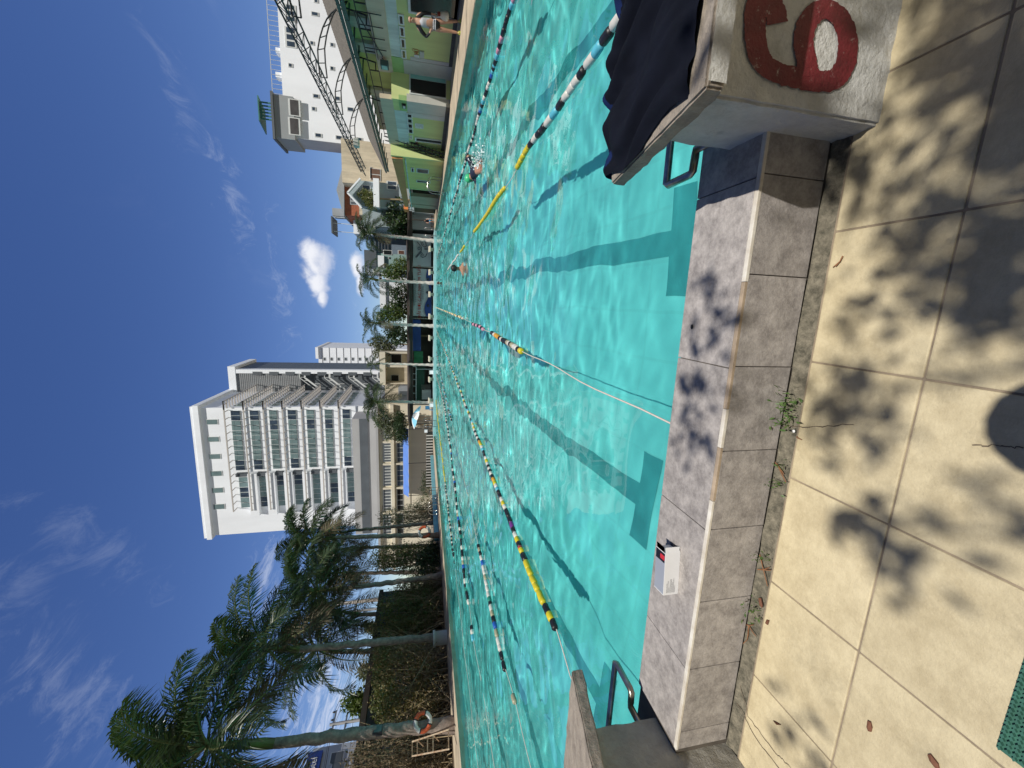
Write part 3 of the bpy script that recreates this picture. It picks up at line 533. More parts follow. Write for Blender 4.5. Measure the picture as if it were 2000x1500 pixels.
# block C: lower wing with a brown fascia over its shaded porch; its end wall is sunlit too
zC = lambda a, b: on_x(a, b, XC).z
yC_ = lambda b: on_x(790, b, XC).y
wall(XC - .002, XB + .6, Y2 + .005, Y2 + .25, ZD, on_y(763, 300, Y2).z, M_LIME2); YC1 = yC_(367); YC2 = yC_(404)
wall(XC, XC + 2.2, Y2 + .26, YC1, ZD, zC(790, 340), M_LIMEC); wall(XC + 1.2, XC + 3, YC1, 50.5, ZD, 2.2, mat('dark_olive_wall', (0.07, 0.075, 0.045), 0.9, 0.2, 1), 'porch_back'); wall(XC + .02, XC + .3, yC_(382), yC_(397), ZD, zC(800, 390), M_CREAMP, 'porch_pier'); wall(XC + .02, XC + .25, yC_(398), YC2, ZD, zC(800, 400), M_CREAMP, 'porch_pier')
wall(XC - .02, XC + .1, YC1 - .1, YC1 + .12, ZD, zC(795, 367), M_LIME2, 'door_jamb'); wall(XC - .05, XC + 1.6, Y2 + .26, YC2 + .5, zC(799, 360) , zC(797.2, 360), M_PALEB, 'porch_slab')
q = MB(); q.prism([on_x(*c3(1230, 338), XC - .1), on_x(*c3(1372, 880), XC - .1), on_x(*c3(1420, 880), XC - .1), on_x(*c3(1350, 346), XC - .1)], (.14, 0, 0)); q.build('brown_fascia', M_BROWNF, bld)
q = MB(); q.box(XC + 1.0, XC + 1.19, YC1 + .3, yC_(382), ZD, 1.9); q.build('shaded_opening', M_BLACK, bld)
for b0, b1, a1_, a0_ in ((325, 333, 813, 838), (348, 352, 813, 841)): louvre(XC - .01, yC_(b0), yC_(b1), zC(a0_, b0), zC(a1_, b0))
louvre(XC - .01, yC_(325), yC_(333), zC(809, 329), zC(802.5, 329))
q = MB(); p = on_x(787, 405.5, XC); q.box(XC - .1, XC + .3, YC2 + .55, yC_(412), zC(797, 408), zC(789, 408)); q.build('orange_panel', mat('orange_panel', (0.75, 0.22, 0.06), 0.6, 0.08), bld)
# balcony of A
wall(XW - .05, XW + 1.1, Y0, YD, zL1, zL1 + .1, M_LEDGE, 'balcony_slab'); wall(XW - .06, XW + .1, Y0, YD, zL1 + .02, zP1, M_LEDGE, 'parapet')
q = MB(); zr1 = zP1 + .42
for y in np.arange(9.0, 30.4, 1.5): q.beam((XW - .02, y, zP1 - .3 if y < YD else zT3), (XW - .02, y, zr1), .04)
for z in (zr1 - .42, zr1): q.beam((XW - .02, 9, z), (XW - .02, 30.4, z), .035)
for y in np.arange(18.3, 21.2, .75): q.beam((XW - .12, y, zP1 - .5), (XW - .12, y, zr1 - .05), .026)
q.beam((XW - .12, 18.3, zr1 + .05), (XW - .12, 21.3, zr1 - .05), .03); q.beam((XW - .12, 18.3, zr1 - .5), (XW - .12, 21.3, zr1 - .5), .03); q.beam((XW - .12, 18.3, zr1), (XW - .12, 21.0, zP1 - .3), .03)
q.build('railing', M_STL, bld)
# upper storey, set back, with a corrugated roof sloping up from the eave
wall(XW + .55, 16, Y0, 25.6, zL1 + .1, ZE - .02, M_LIME); wall(XW + .55, 16, 25.6, 31.0, zL1 + .1, ZE - .25, mat('grey_blue_wall', (0.36, 0.40, 0.43), 0.8, 0.1, 1))
for b in (8, 72, 118, 200): wall(XW + .40, XW + .56, yA(b), yA(b) + .7, zL1 + .1, ZE - .05, M_GREYW, 'upper_pilaster')
def rf(u, v): y = Y0 + (38.0 - Y0) * u; return (XW - .15 + 2.4 * v, y, ZE + 1.25 * v + .018 * math.sin(y * 2 * math.pi / .19))
q = MB(); q.grid(1100, 1, rf); q.build('roof', M_ROOF, bld, recalc=False)
q = MB(); q.beam((XW - .16, Y0, ZE - .07), (XW - .16, 38, ZE - .07), .1, .1); q.build('gutter', M_TEALG, bld); wall(XW - .1, XW - .06, Y0, 38, ZE - .30, ZE - .13, M_TEALG, 'eave_board')
q = MB()
for y in np.arange(9, 37, 1.25): q.beam((XW - .12, y, ZE - .28), (XW + .5, y, ZE - .32), .04, .06)
q.build('eave_bracket', M_TEALG, bld)
# steep outside stair down from the terrace in front of the sunlit end wall
st = MB(); sa, sb = Vector((XB + .15, Y2 - .35, zT2)), on_y(846, 303, Y2 - .35); sb.z = ZD
for k in range(13): p = sa.lerp(sb, (k + .5) / 13); st.box(p.x - .11, p.x + .11, p.y - .3, p.y + .3, p.z - .02, p.z + .02)
for dy in (-.32, .32):
    o_ = Vector((0, dy, 0)); st.beam(sa + o_, sb + o_, .04, .14); st.beam(sa + o_ + ZUP * .85, sb + o_ + ZUP * .8, .035)
    for k in range(6): p = sa.lerp(sb, k / 5) + o_; st.beam(p, p + ZUP * .82, .025)
st.build('stair', M_STL, bld)
# notices on the wall: orange lettering by the women's door, papers
def text(body, size, loc, rot, m, name, parent, ext=.004, align='CENTER'):
    c = bpy.data.curves.new(name, 'FONT'); c.body = body; c.size = size; c.extrude = ext; c.align_x = align; c.align_y = 'CENTER'
    o = bpy.data.objects.new(name, c); COL.objects.link(o); o.rotation_euler = rot; o.location = Vector(loc); bpy.context.view_layer.update()
    me = bpy.data.meshes.new_from_object(o.evaluated_get(bpy.context.evaluated_depsgraph_get())); me.materials.clear(); me.materials.append(m)
    bpy.data.objects.remove(o); o2 = bpy.data.objects.new(name, me); COL.objects.link(o2); o2.rotation_euler = rot; o2.location = Vector(loc) - (origin(parent) if parent else Vector()); o2.parent = parent; return o2
M_ORT = mat('orange_lettering', (0.50, 0.13, 0.03), 0.6)
ya = yA(106); ns = thing('wall_notice', 'white notice with orange lettering over a grey box on the wall behind the man', 'notice', (XW, ya, 1.4))
q = MB(); q.box(XW - .03, XW - .005, yA(102), yA(107), zA(819, 105), zA(809, 105)); q.build('paper', M_FRAME, ns); q = MB(); q.box(XW - .06, XW - .005, yA(93), yA(105), zA(828.5, 100), zA(820, 100)); q.build('box', M_PILE, ns)
text('N\u1eee', .30, (XW - .02, yA(97), zA(813.5, 97)), (R(90), 0, R(-90)), M_ORT, 'lettering', ns)
ns = thing('wall_notice', 'white sheet of rules pinned between louvre windows and narrow dark door', 'notice', (XB, yB(242), 1.2)); q = MB(); q.box(XB - .02, XB - .005, yB(237.5), yB(246.5), zB(827, 242), zB(810.5, 242)); q.build('paper', M_FRAME, ns)
q = MB(); z_a, z_b = zB(826, 242), zB(812, 242); [q.box(XB - .024, XB - .018, yB(238.5), yB(245.5) - .1 * (k % 3), z_a + k * (z_b - z_a) / 6, z_a + k * (z_b - z_a) / 6 + .02) for k in range(6)]; q.build('print', M_GREYP, ns)
ns = thing('wall_notice', 'small reddish plaque on the green wall beyond the narrow dark door', 'notice', (XB, yB(276), 1.4)); q = MB(); q.box(XB - .03, XB - .005, yB(273), yB(279), zB(816, 276), zB(811.5, 276)); q.build('plate', mat('red_plaque', (0.35, 0.12, 0.08), 0.6), ns)
ns = thing('wall_lamp', 'square dark framed lamp on the green band beside the lit doorway', 'lamp', (XB, yB(204), 2.0)); q = MB(); q.bbox(XB - .12, XB - .024, yB(201), yB(207.5), zB(793, 204), zB(785.5, 204), .02); q.build('frame', M_STL, ns); q = MB(); q.box(XB - .126, XB - .118, yB(202), yB(206.5), zB(791.5, 204), zB(787, 204)); q.build('glass', M_PALEB, ns)
yf = yA(118); zf = zA(752, 118); fl_ = thing('floodlight', 'small teal floodlight fixed under the balcony rail above the grey tiled pilaster', 'floodlight', (XW - .3, yf, zf)); q = MB(); q.bbox(XW - .42, XW - .2, yf - .2, yf + .2, zf - .17, zf + .17, .02); q.build('housing', M_TEALG, fl_); q = MB(); q.box(XW - .43, XW - .415, yf - .15, yf + .15, zf - .12, zf + .12); q.build('lens', M_AQUA, fl_); q = MB(); q.beam((XW - .22, yf, zf), (XW - .03, yf, zf + .1), .04); q.build('bracket', M_STL, fl_)
# steel shade frame: quarter arches from the eave to a long lattice girder
fr = thing('steel_canopy', 'black steel lattice skeleton of arches and a long girder above the right deck', 'steel canopy', (XW, 20, 4.3))
ab = ZE - .12
for y in (8.3, 11.8, 15.2, 18.63, 21.8, 25.6):
    a = MB(); prof_o = [(XW + .05 - 2.3 * (1 - math.cos(k / 8 * math.pi / 2)) - .1 * k / 8, y, ab + 1.0 * math.sin(k / 8 * math.pi / 2) - .12 * max(0, k - 6) / 2) for k in range(9)]
    prof_i = [(XW + .33 - 2.35 * (1 - math.cos(k / 8 * math.pi / 2)) - .33 * k / 8, y, ab - .2 + .95 * math.sin(k / 8 * math.pi / 2) - .12 * max(0, k - 6) / 2) for k in range(9)]
    a.tube(prof_o, .026, 6); a.tube(prof_i, .026, 6)
    for k in range(9): a.beam(prof_o[k], prof_i[k], .024)
    a.beam((XW + .1, y, ab - .1), (XW - .02, y, ab - .85), .045); a.beam((XW - .02, y, ab - .85), (XW - .35, y, ab - .85), .045); a.build('arch', M_STL, fr)
gd = MB(); gz = lambda y: ab + .92 - .006 * (y - 15); A = lambda y: (8.38, y, gz(y) + .30); Bc = lambda y: (8.16, y, gz(y)); Cc = lambda y: (8.62, y, gz(y))
yy = np.arange(4.6, 31.5, .8)
for fn in (A, Bc, Cc): gd.tube([fn(y) for y in yy], .028, 6)
for i in range(len(yy) - 1):
    gd.beam(A(yy[i]), Bc(yy[i]), .02); gd.beam(A(yy[i]), Cc(yy[i]), .02); gd.beam(Bc(yy[i]), Cc(yy[i]), .02); gd.beam(A(yy[i]), Bc(yy[i + 1]), .018); gd.beam(A(yy[i + 1]), Cc(yy[i]), .018)
gd.build('girder', M_STL, fr)
fl_ = thing('floodlight', 'grey floodlight hung from the long black girder of the shade frame', 'floodlight', (8.3, 25.4, gz(25))); q = MB(); q.bbox(8.1, 8.5, 25.2, 25.6, gz(25) - .42, gz(25) - .14, .04); q.build('housing', M_PILE, fl_); q = MB(); q.beam((8.3, 25.4, gz(25) - .15), (8.35, 25.4, gz(25)), .05); q.build('bracket', M_STL, fl_)
# ---------------------------------------------------------------- buildings behind
M_WH = mat('white_render', (0.87, 0.90, 0.94), 0.8, 0.08, 0.25, stain=0.10, streak=True); M_WHSHADE = mat('shaded_white_render', (0.40, 0.42, 0.45), 0.8, 0.1, 0.2); M_GLASS = mat('green_glass', (0.17, 0.245, 0.25), 0.12, 0.35, 0.35, spec=0.8); M_GLASSD = mat('blue_dark_glass', (0.05, 0.075, 0.11), 0.1, 0.5, 0.5, spec=0.8)
M_CREAM = mat('cream_wall', (0.73, 0.67, 0.53), 0.85, 0.15, 0.3, stain=0.25, streak=True); M_BEIGE = mat('beige_stained_wall', (0.66, 0.57, 0.42), 0.9, 0.4, 0.9, stain=0.75, streak=True, nr=.75)
M_BRICK = mat('red_brick', (0.38, 0.12, 0.06), 0.9, 0.35, 3, stain=0.3); M_GREYROOF = mat('grey_roof', (0.33, 0.35, 0.37), 0.7, 0.15, 1); M_BLUEH = mat('blue_grey_house', (0.36, 0.43, 0.46), 0.8, 0.12, 0.6); M_DGREY = mat('dark_grey_panel', (0.10, 0.115, 0.13), 0.6, 0.2, 0.4)
M_DWIN = mat('dim_window', (0.10, 0.095, 0.095), 0.3, 0.4, 0.8)
M_CONCB = mat('louvre_grey', (0.25, 0.26, 0.27), 0.7, 0.25, 0.3, streak=True); M_TEALW = mat('teal_house', (0.28, 0.42, 0.40), 0.8, 0.15, 0.5); M_PODW = mat('grey_podium', (0.42, 0.42, 0.42), 0.8, 0.1, 0.2)
def px(a, b, y): return on_y(a, b, y)
def fbox(parent, name, m, y, a0, a1, b0, b1, d=.3, z0=None, out=0.0):
    """box whose front lies at distance y: top a0, bottom a1 (or z0), right edge b0, left edge b1"""
    am = (a0 + (a1 if a1 else a0)) / 2; x1 = px(am, b0, y).x; x0 = px(am, b1, y).x; bm_ = (b0 + b1) / 2
    zt_ = px(a0, bm_, y).z; zb = z0 if z0 is not None else px(a1, bm_, y).z
    q = MB(); q.box(x0, x1, y - out, y + d, zb, zt_); return q.build(name, m, parent)
def win(parent, y, a0, a1, b0, b1, m=M_DARKG, fr_=.12, mul=1, frm=None):
    am = (a0 + a1) / 2; x1, x0 = px(am, b0, y).x, px(am, b1, y).x; bm_ = (b0 + b1) / 2; z1, z0 = px(a0, bm_, y).z, px(a1, bm_, y).z
    q = MB(); q.box(x0, x1, y - .06, y + .05, z0, z1); w_ = q.build('window', frm or M_FRAME, parent); q = MB()
    wd = (x1 - x0) / mul
    for k in range(mul): q.box(x0 + k * wd + fr_ / 2, x0 + (k + 1) * wd - fr_ / 2, y - .09, y - .03, z0 + fr_, z1 - fr_)
    q.build('pane', m, w_); return w_
M_MULL = mat('grey_mullion', (0.40, 0.45, 0.45), 0.5, 0.1, 2)
# main white block (seven balcony floors)
YB = 76.0
xL, xR = px(385, 1048, YB).x, px(380, 797, YB).x; zT = px(372, 797, YB).z; xm = px(500, 917, YB).x
hosp = thing('balcony_block', 'tall white block with seven balcony floors and a grey stair tower', 'building', ((xL + xR) / 2, YB, 0))
dep = on_x(453, 765, xR).y - YB; YT = YB + dep
q = MB(); q.box(xL, xR, YB, YB + 26, -.1, zT - 1.2); q.build('wall', M_WH, hosp)
q = MB(); q.box(xL - .5, xR + .5, YB - .5, YB + 26.5, zT - 1.3, zT - .5); q.box(xL - .3, xR + .3, YB - .3, YB + 26.3, zT - .5, zT); q.build('cornice', M_WH, hosp)
for cy in (632, 755, 877, 998, 1117, 1233):
    a, b = c1(190 + (cy - 632) * .083, cy); win(hosp, YB, a, a + 24, b - 5, b + 5.4, M_GLASS, .14)
cor = lambda t, bb: (t - 0) + 0
floors = [(355, 430), (490, 562), (628, 692), (760, 828), (893, 957), (1023, 1085), (1150, 1212)]
xs = [px(500, bb, YB).x for bb in np.linspace(801, 917, 7)]; xs2 = [px(500, bb, YB).x for bb in np.linspace(930, 990, 4)]
za = lambda cx: px(350 + cx / 3.636, 797, YB).z
for (t0, t1) in floors:
    z1, z0 = za(t0 + 8), za(t1)
    for i in range(6):
        q = MB(); q.box(xs[i + 1] + .04, xs[i] - .04, YB - .12, YB + .1, z0, z1); w_ = q.build('window', M_MULL, hosp); q = MB(); wd = xs[i] - xs[i + 1]
        for k in range(2): q.box(xs[i + 1] + .05 + k * wd / 2, xs[i + 1] + (k + 1) * wd / 2 - .06, YB - .16, YB - .1, z0 + .05, z0 + (z1 - z0) * .66); q.box(xs[i + 1] + .05 + k * wd / 2, xs[i + 1] + (k + 1) * wd / 2 - .06, YB - .16, YB - .1, z0 + (z1 - z0) * .69, z1 - .05)
        q.build('pane', M_GLASSD if (i * 7 + int(t0)) % 5 == 0 else M_GLASS, w_)
    for i in range(3):
        q = MB(); q.box(xs2[i + 1] + .04, xs2[i] - .04, YB - .12, YB + .1, z0 - .7, z1 - .3); w_ = q.build('window', M_MULL, hosp); q = MB(); wd = xs2[i] - xs2[i + 1]
        for k in range(2): q.box(xs2[i + 1] + .1 + k * wd / 2, xs2[i + 1] + (k + 1) * wd / 2 - .06, YB - .16, YB - .1, z0 - .5, z1 - .4)
        q.build('pane', M_GLASS if (i + int(t0)) % 4 else M_GLASSD, w_)
    # projecting sunshade with slats, and the left balcony parapet
    q = MB(); q.box(xs2[-1], xR + 1.5, YB - 1.5, YB - 1.38, z1 + .3, z1 + .5); q.box(xR + 1.38, xR + 1.5, YB - 1.5, YT, z1 + .3, z1 + .5)
    for x in np.arange(xs2[-1], xR + 1.5, 1.3): q.box(x, x + .10, YB - 1.38, YB, z1 + .33, z1 + .45)
    for y in np.arange(YB - 1.5, YT, 1.05): q.box(xR, xR + 1.38, y, y + .14, z1 + .28, z1 + .48)
    q.build('sunshade', mat('sunshade_slat', (0.46, 0.43, 0.40), 0.7, 0.1), hosp)
    q = MB(); q.box(xs2[-1] - 1.2, xs[-1] - .3, YB - 1.2, YB - .14, z0 - 2.15, z0 - .72); q.build('balcony', M_WH, hosp)
    q = MB(); q.box(xs[-1] - .9, xs[-1] - .35, YB - .9, YB - .14, z0 - .5, z1 - .2); q.build('partition', M_DGREY, hosp)
    q = MB()
    for k in range(5): q.box(xR - .02, xR + .1, YB + 1 + k * (dep - 2) / 5, YB + .4 + (k + 1) * (dep - 2) / 5, z0 + .1, z1 - .1)
    q.build('side_glazing', M_GLASS, hosp)
xt1 = px(560, 722, YT).x; ztw = px(448, 745, YT).z
q = MB(); q.box(xR - 2, xt1, YT + 1.2, YT + 10, -.1, ztw - 1); q.build('tower_wall', M_DGREY, hosp)
q = MB(); q.box(xR - .2, xt1 + .6, YT - .3, YT + 10.5, ztw - 1.3, ztw); q.build('tower_parapet', M_WH, hosp)
zg0 = px(588, 745, YT).z; xg = px(520, 729, YT).x
q = MB(); q.box(xR + .02, xg, YT, YT + 1.19, zg0, ztw - 1.3)
for k in range(34): q.box(xR + .02, xg, YT - .05, YT - .004, zg0 + .1 + k * (ztw - 1.5 - zg0) / 34, zg0 + .32 + k * (ztw - 1.5 - zg0) / 34)
q.build('louvre_cladding', M_CONCB, hosp)
q = MB(); q.box(xg + .01, xt1, YT - .25, YT + 1.19, -.1, ztw - 1.31); q.build('corner_pier', M_WH, hosp)
stp = (zg0 - 2) / 5.0
for k in range(5):
    z = zg0 - 1.0 - k * stp; q = MB(); mid = (xR + xg) / 2
    q.beam((xg, YT - .1, z + .2), (mid + 1, YT - .1, z + .2), .18, .32); q.beam((mid + 1, YT - .1, z + .2), (mid - 1.4, YT - .1, z - stp * .55), .18, .32); q.beam((mid - 1.4, YT - .1, z - stp * .55), (xR + .2, YT - .1, z - stp * .55), .18, .32)
    q.beam((xg, YT - .1, z + 1.2), (mid + 1, YT - .1, z + 1.2), .12); q.beam((mid + 1, YT - .1, z + 1.2), (mid - 1.4, YT - .1, z - stp * .55 + 1), .12); q.beam((mid - 1.4, YT - .1, z - stp * .55 + 1), (xR + .2, YT - .1, z - stp * .55 + 1), .12)
    for e in range(6): xx = xR + .3 + e * (xg - xR - .4) / 5; q.beam((xx, YT - .1, z - stp * .55 + (stp * .6 if xx > mid else 0) * min(1, (xx - mid + 1.4) / 2.4)), (xx, YT - .1, z - stp * .55 + 1 + (stp * .6 if xx > mid else 0) * min(1, (xx - mid + 1.4) / 2.4)), .07)
    q.build('stair_flight', M_FRAME, hosp)
for k in range(11):
    z = 3 + k * (ztw - 6) / 11; q = MB(); q.box(xt1 - 1.1, xt1 - .4, YT - .35, YT - .24, z, z + 1.6); q.build('slot_window', M_DGREY, hosp)
q = MB(); q.box(xL + 1, px(700, 815, 72).x, 71, 75.9, -.1, px(690, 900, 71).z); q.build('podium', M_PODW, hosp)
a0, a1 = px(704, 900, 71).z, px(720, 900, 71).z
q = MB(); q.box(xL + 1.2, px(700, 818, 71).x, 70.85, 70.99, a1, a0); q.build('podium_glazing', M_DGREY, hosp)
# cream building with barred windows in front of it
cr = thing('cream_building', 'long two-storey cream building with barred windows in front of the tall white block', 'building', (-24, 66, 0)); YC = 66.0
fbox(cr, 'wall', M_CREAM, YC, 741, None, 790, 1110, 4.5, -.1); fbox(cr, 'roof_edge', M_PODW, YC, 737, 741.5, 788, 1112, 5, None, .5)
for b in (812, 862, 905, 952, 1000, 1045): fbox(cr, 'pier', M_CREAM, YC - .02, 748, 790, b - 1.6, b + 1.6, .3, None, .35)
fbox(cr, 'ledge', M_CREAM, YC - .02, 765, 771, 790, 1110, .3, None, .5)
for b0, b1 in ((815, 859), (865, 902), (908, 949), (955, 997), (1003, 1042)):
    win(cr, YC, 748.5, 765, b0, b1, M_DGREY, .14, 7); win(cr, YC, 775, 788, b0, b1, M_GLASSD if b0 in (865, 908) else M_BLACK, .1, 4)
# far slim white tower
tw = thing('slim_tower', 'slim distant white tower with one column of small square windows', 'building', (px(640, 700, 130).x, 130, 0))
fbox(tw, 'wall', M_WH, 130, 622, None, 679, 722, 16, -.1); fbox(tw, 'roof', M_WH, 130, 617, 622.5, 678, 700, 16, None, .6)
for k in range(8): win(tw, 130, 631 + k * 13.8, 636.5 + k * 13.8, 698, 704.5, M_DGREY, .12)
for k in range(9): fbox(tw, 'floor_band', M_PODW, 130, 629 + k * 13.8, 629.8 + k * 13.8, 679, 722, .1, None, .1)
# big white building behind the changing rooms
YR = 58.0; wb = thing('white_apartment_block', 'large plain white building with scattered small windows behind the changing rooms', 'building', (36, YR, 0))
Xc = px(640, 277, YR).x; yb2 = on_x(640, 296, Xc).y; zr = px(553, 200, YR).z
q = MB(); q.box(Xc, Xc + 45, YR, yb2, -.1, zr); q.build('wall', M_WH, wb)
q = MB(); q.box(Xc - .03, Xc - .002, YR + .05, yb2 - .05, 2, zr - .2); q.build('side_wall', M_WHSHADE, wb)  # sunless side of the white wall: its shade put into the colour as grey
b_r = px(560, 190, YR).x; q = MB(); q.box(Xc - .35, b_r, YR - .4, yb2 + .3, zr - 1.2, zr + .9); q.build('roof_storey', mat('grey_storey', (0.30, 0.32, 0.33), 0.8, 0.1, 0.3), wb)
q = MB(); q.box(Xc - .6, b_r + .2, YR - .7, yb2 + .6, zr + .9, zr + 1.15); q.build('roof_edge', M_DGREY, wb)
win(wb, YR - .35, 563.5, 586.5, 194, 227, M_DWIN, .2, 1); win(wb, YR - .35, 563.5, 586.5, 230, 264, M_DWIN, .2, 1)
q = MB(); z = zr + 1.15
for x in np.linspace(Xc + 2, b_r - .5, 6): q.beam((x, YR + 1, z), (x, YR + 1, z + 1.6), .14)
q.beam((Xc + 2, YR + 1, z + 1.6), (b_r - .5, YR + 1, z + 1.6), .16); q.prism([(Xc + 1.6, YR + .5, z + 1.65), (b_r, YR + .5, z + 1.65), (b_r, YR + 5, z + 2.4), (Xc + 1.6, YR + 5, z + 2.4)], (0, 0, .12)); q.build('roof_shelter', mat('green_shelter', (0.05, 0.20, 0.17), 0.6, 0.2), wb)
for (x, y, h_) in ((520, 835, 13), (705, 855, 13), (500, 945, 9), (540, 1175, 14), (720, 1195, 14), (895, 1212, 13), (820, 950, 14), (660, 595, 9), (298, 568, 9), (660, 390, 9), (485, 375, 9), (510, 122, 15), (520, 8, 9)):
    a, b = c2(x, y); win(wb, YR, a - h_ / 2, a + h_ / 2, b - 4, b + 4, M_GLASSD, .12)
a, b = c2(300, 325); win(wb, YR, a - 11, a + 11, b - 20, b + 20, M_GLASSD, .2, 3); a, b = c2(300, 130); win(wb, YR, a - 11, a + 11, b - 20, b + 14, M_GLASSD, .2, 3)
q = MB(); z0_ = px(553, 100, YR).z
for x in np.arange(b_r + .3, Xc + 40, .5): q.beam((x, YR + .2, zr), (x, YR + .2, zr + 1.15), .04)
q.beam((b_r, YR + .2, zr + 1.15), (Xc + 40, YR + .2, zr + 1.15), .06); q.build('roof_railing', mat('pale_steel', (0.5, 0.53, 0.55), 0.5, 0.1), wb)
for b in (97, 145): fbox(wb, 'roof_post', M_WH, YR + .3, 538, None, b - 5, b + 5, 1, zr - .1)
# stained beige house, brick house, gabled blue house
bh = thing('stained_house', 'beige house with rain-stained walls and brown shutters between the white building and the brick house', 'house', (px(720, 320, 55).x, 55, 0))
fbox(bh, 'wall', M_BEIGE, 55, 667, None, 270, 356, 8, -.1); a, b = c3(1050, 520); win(bh, 55, a - 11, a + 10, b - 11.5, b + 12, mat('brown_shutter', (0.16, 0.09, 0.06), 0.7, 0.2), .1, 2); a, b = c3(1000, 472); win(bh, 55, 723, 727, b - 6, b + 16, M_DGREY, .05)
bk = thing('brick_house', 'house with a bare red brick top floor under a grey gable roof', 'house', (px(700, 370, 57).x, 57, 0))
fbox(bk, 'wall', M_BRICK, 57, 672, 700, 318, 421, 8); fbox(bk, 'lower_wall', M_BEIGE, 57.02, 700, None, 318, 419, 7.9, -.1)
p = [px(672, 314, 56.6), px(657, 371, 56.6), px(672, 424, 56.6)]; q = MB(); q.prism(p, (0, 9, 0)); q.build('roof', M_GREYROOF, bk)
win(bk, 57, 682.5, 699, 335, 356, M_BLACK, .1, 3); win(bk, 57, 683.5, 697, 386, 400, M_DGREY, .1, 2)
gh = thing('gabled_house', 'pale blue-green house with a white-edged gable and a planted balcony', 'house', (px(730, 385, 54).x, 54, 0))
q = MB(); P = [px(700, 352, 54), px(680, 377, 54), px(703, 402, 54), Vector((px(720, 407, 54).x, 54, -.1)), Vector((px(720, 353, 54).x, 54, -.1))]; q.prism(P, (0, 7, 0)); q.build('wall', M_BLUEH, gh)
q = MB(); q.beam(px(704, 349, 53.5), px(679, 377, 53.5), .5, .16); q.beam(px(679, 377, 53.5), px(707, 407, 53.5), .5, .16); q.build('gable_edge', M_WH, gh)
fbox(gh, 'balcony', M_WH, 53.9, 731, 742, 353, 408, .1, None, 1.0); win(gh, 54, 707, 724, 362, 372, M_GLASSD, .1); win(gh, 54, 755, 776, 354, 371, M_GLASSD, .15, 2); fbox(gh, 'side_wing', M_BLUEH, 55, 708, None, 400, 440, 6, -.1)
# roof deck with water tank on brick house
rd = thing('roof_terrace', 'metal roof terrace with a pale tank behind the first far palm', 'terrace', (px(660, 440, 60).x, 60, px(675, 440, 60).z))
fbox(rd, 'house_wall', M_WH, 60, 690, None, 412, 456, 5, -.1); fbox(rd, 'canopy', M_DGREY, 60, 648, 650.5, 423, 456, 3, None, .4); fbox(rd, 'tank', M_GREYROOF, 60.5, 649, 672, 407, 422, 2)
for b in (425, 437, 453): fbox(rd, 'post', M_FRAME, 60.1, 650, 691, b - .5, b + .5, .12)
# houses behind the far palms
sh = thing('corrugated_shed', 'tall blue-grey corrugated shed behind the first far palm', 'shed', (px(760, 485, 62).x, 62, 0)); fbox(sh, 'wall', mat('blue_grey_sheet', (0.17, 0.22, 0.28), 0.6, 0.2, 1), 62, 724, None, 464, 494, 6, -.1)
for k in range(5): fbox(sh, 'ridge', M_DGREY, 61.9, 733 + k * 6, 734.6 + k * 6, 464, 494, .08, None, .1)
th = thing('teal_house', 'teal house with a dark roof and white parapet between the first and second far palms', 'house', (px(760, 505, 61).x, 61, 0)); fbox(th, 'wall', M_TEALW, 61, 735, None, 494, 528, 6, -.1); fbox(th, 'roof', M_DGREY, 61, 712, 735.5, 489, 520, 6, None, .3); fbox(th, 'parapet', M_WH, 60.7, 738, 750, 499, 522, .3); win(th, 61, 748, 766, 488.5, 498, M_DARKG, .12); win(th, 61, 758, 762, 502, 506, M_DARKG, .06); win(th, 61, 777, 790, 489, 497, mat('brown_door', (0.12, 0.05, 0.03), 0.6), .1)
wh = thing('white_house', 'white two-storey house with square dark windows between the second and third far palms', 'house', (px(770, 570, 63).x, 63, 0)); fbox(wh, 'wall', M_WH, 63, 753, None, 535, 606, 6, -.1); fbox(wh, 'roof_parapet', M_WH, 63, 742, 753.5, 548, 602, 6, None, .25)
for (a, b, w1, h1) in ((765, 569, 5, 7), (766, 595, 5, 6), (743, 541, 7, 7), (790, 560, 6, 6)): win(wh, 63, a - h1 / 2, a + h1 / 2, b - w1, b + w1, M_DARKG, .1, 2)
tb = thing('white_tower_house', 'narrow white rooftop house behind the second far palm', 'house', (px(720, 525, 68).x, 68, 0)); fbox(tb, 'wall', M_WH, 68, 717, None, 517, 534, 6, -.1); fbox(tb, 'roof', M_GREYROOF, 68, 714, 717.5, 514, 536, 6, None, .4); win(tb, 68, 728, 735, 521, 530, M_DARKG, .1)
ch = thing('cream_house', 'cream flat-roofed house with two large openings behind the fourth far palm', 'house', (px(770, 720, 62).x, 62, 0))
fbox(ch, 'roof', M_CREAM, 62, 742, 753, 687, 751, 6, None, .4); fbox(ch, 'floor_edge', M_CREAM, 62, 797, 801, 690, 751, 6, None, .2); fbox(ch, 'back_wall', M_CREAM, 64, 752, 799, 690, 751, .3)
for b0, b1 in ((687, 690), (713, 717), (748, 751)): fbox(ch, 'pillar', M_CREAM, 62.02, 752, None, b0, b1, 2, -.1, .1)
win(ch, 63.8, 763, 785, 692, 709, M_BLACK, .12); win(ch, 63.8, 763, 780, 732, 746, M_BLACK, .12); fbox(ch, 'stone_facing', M_BEIGE, 61.9, 790, 800, 717, 748, .1, None, .1)
ps = thing('plaster_shed', 'small beige plaster shed with a grey metal tank box beside the fifth far palm', 'shed', (px(775, 770, 60).x, 60, 0)); fbox(ps, 'wall', M_BEIGE, 61, 752, None, 752, 790, 3, -.1); fbox(ps, 'tank', M_GREYROOF, 59.5, 778, 800, 754, 782, 1.2); fbox(ps, 'tank_front', M_DGREY, 59.4, 780, 800, 764, 782, .06, None, .03)
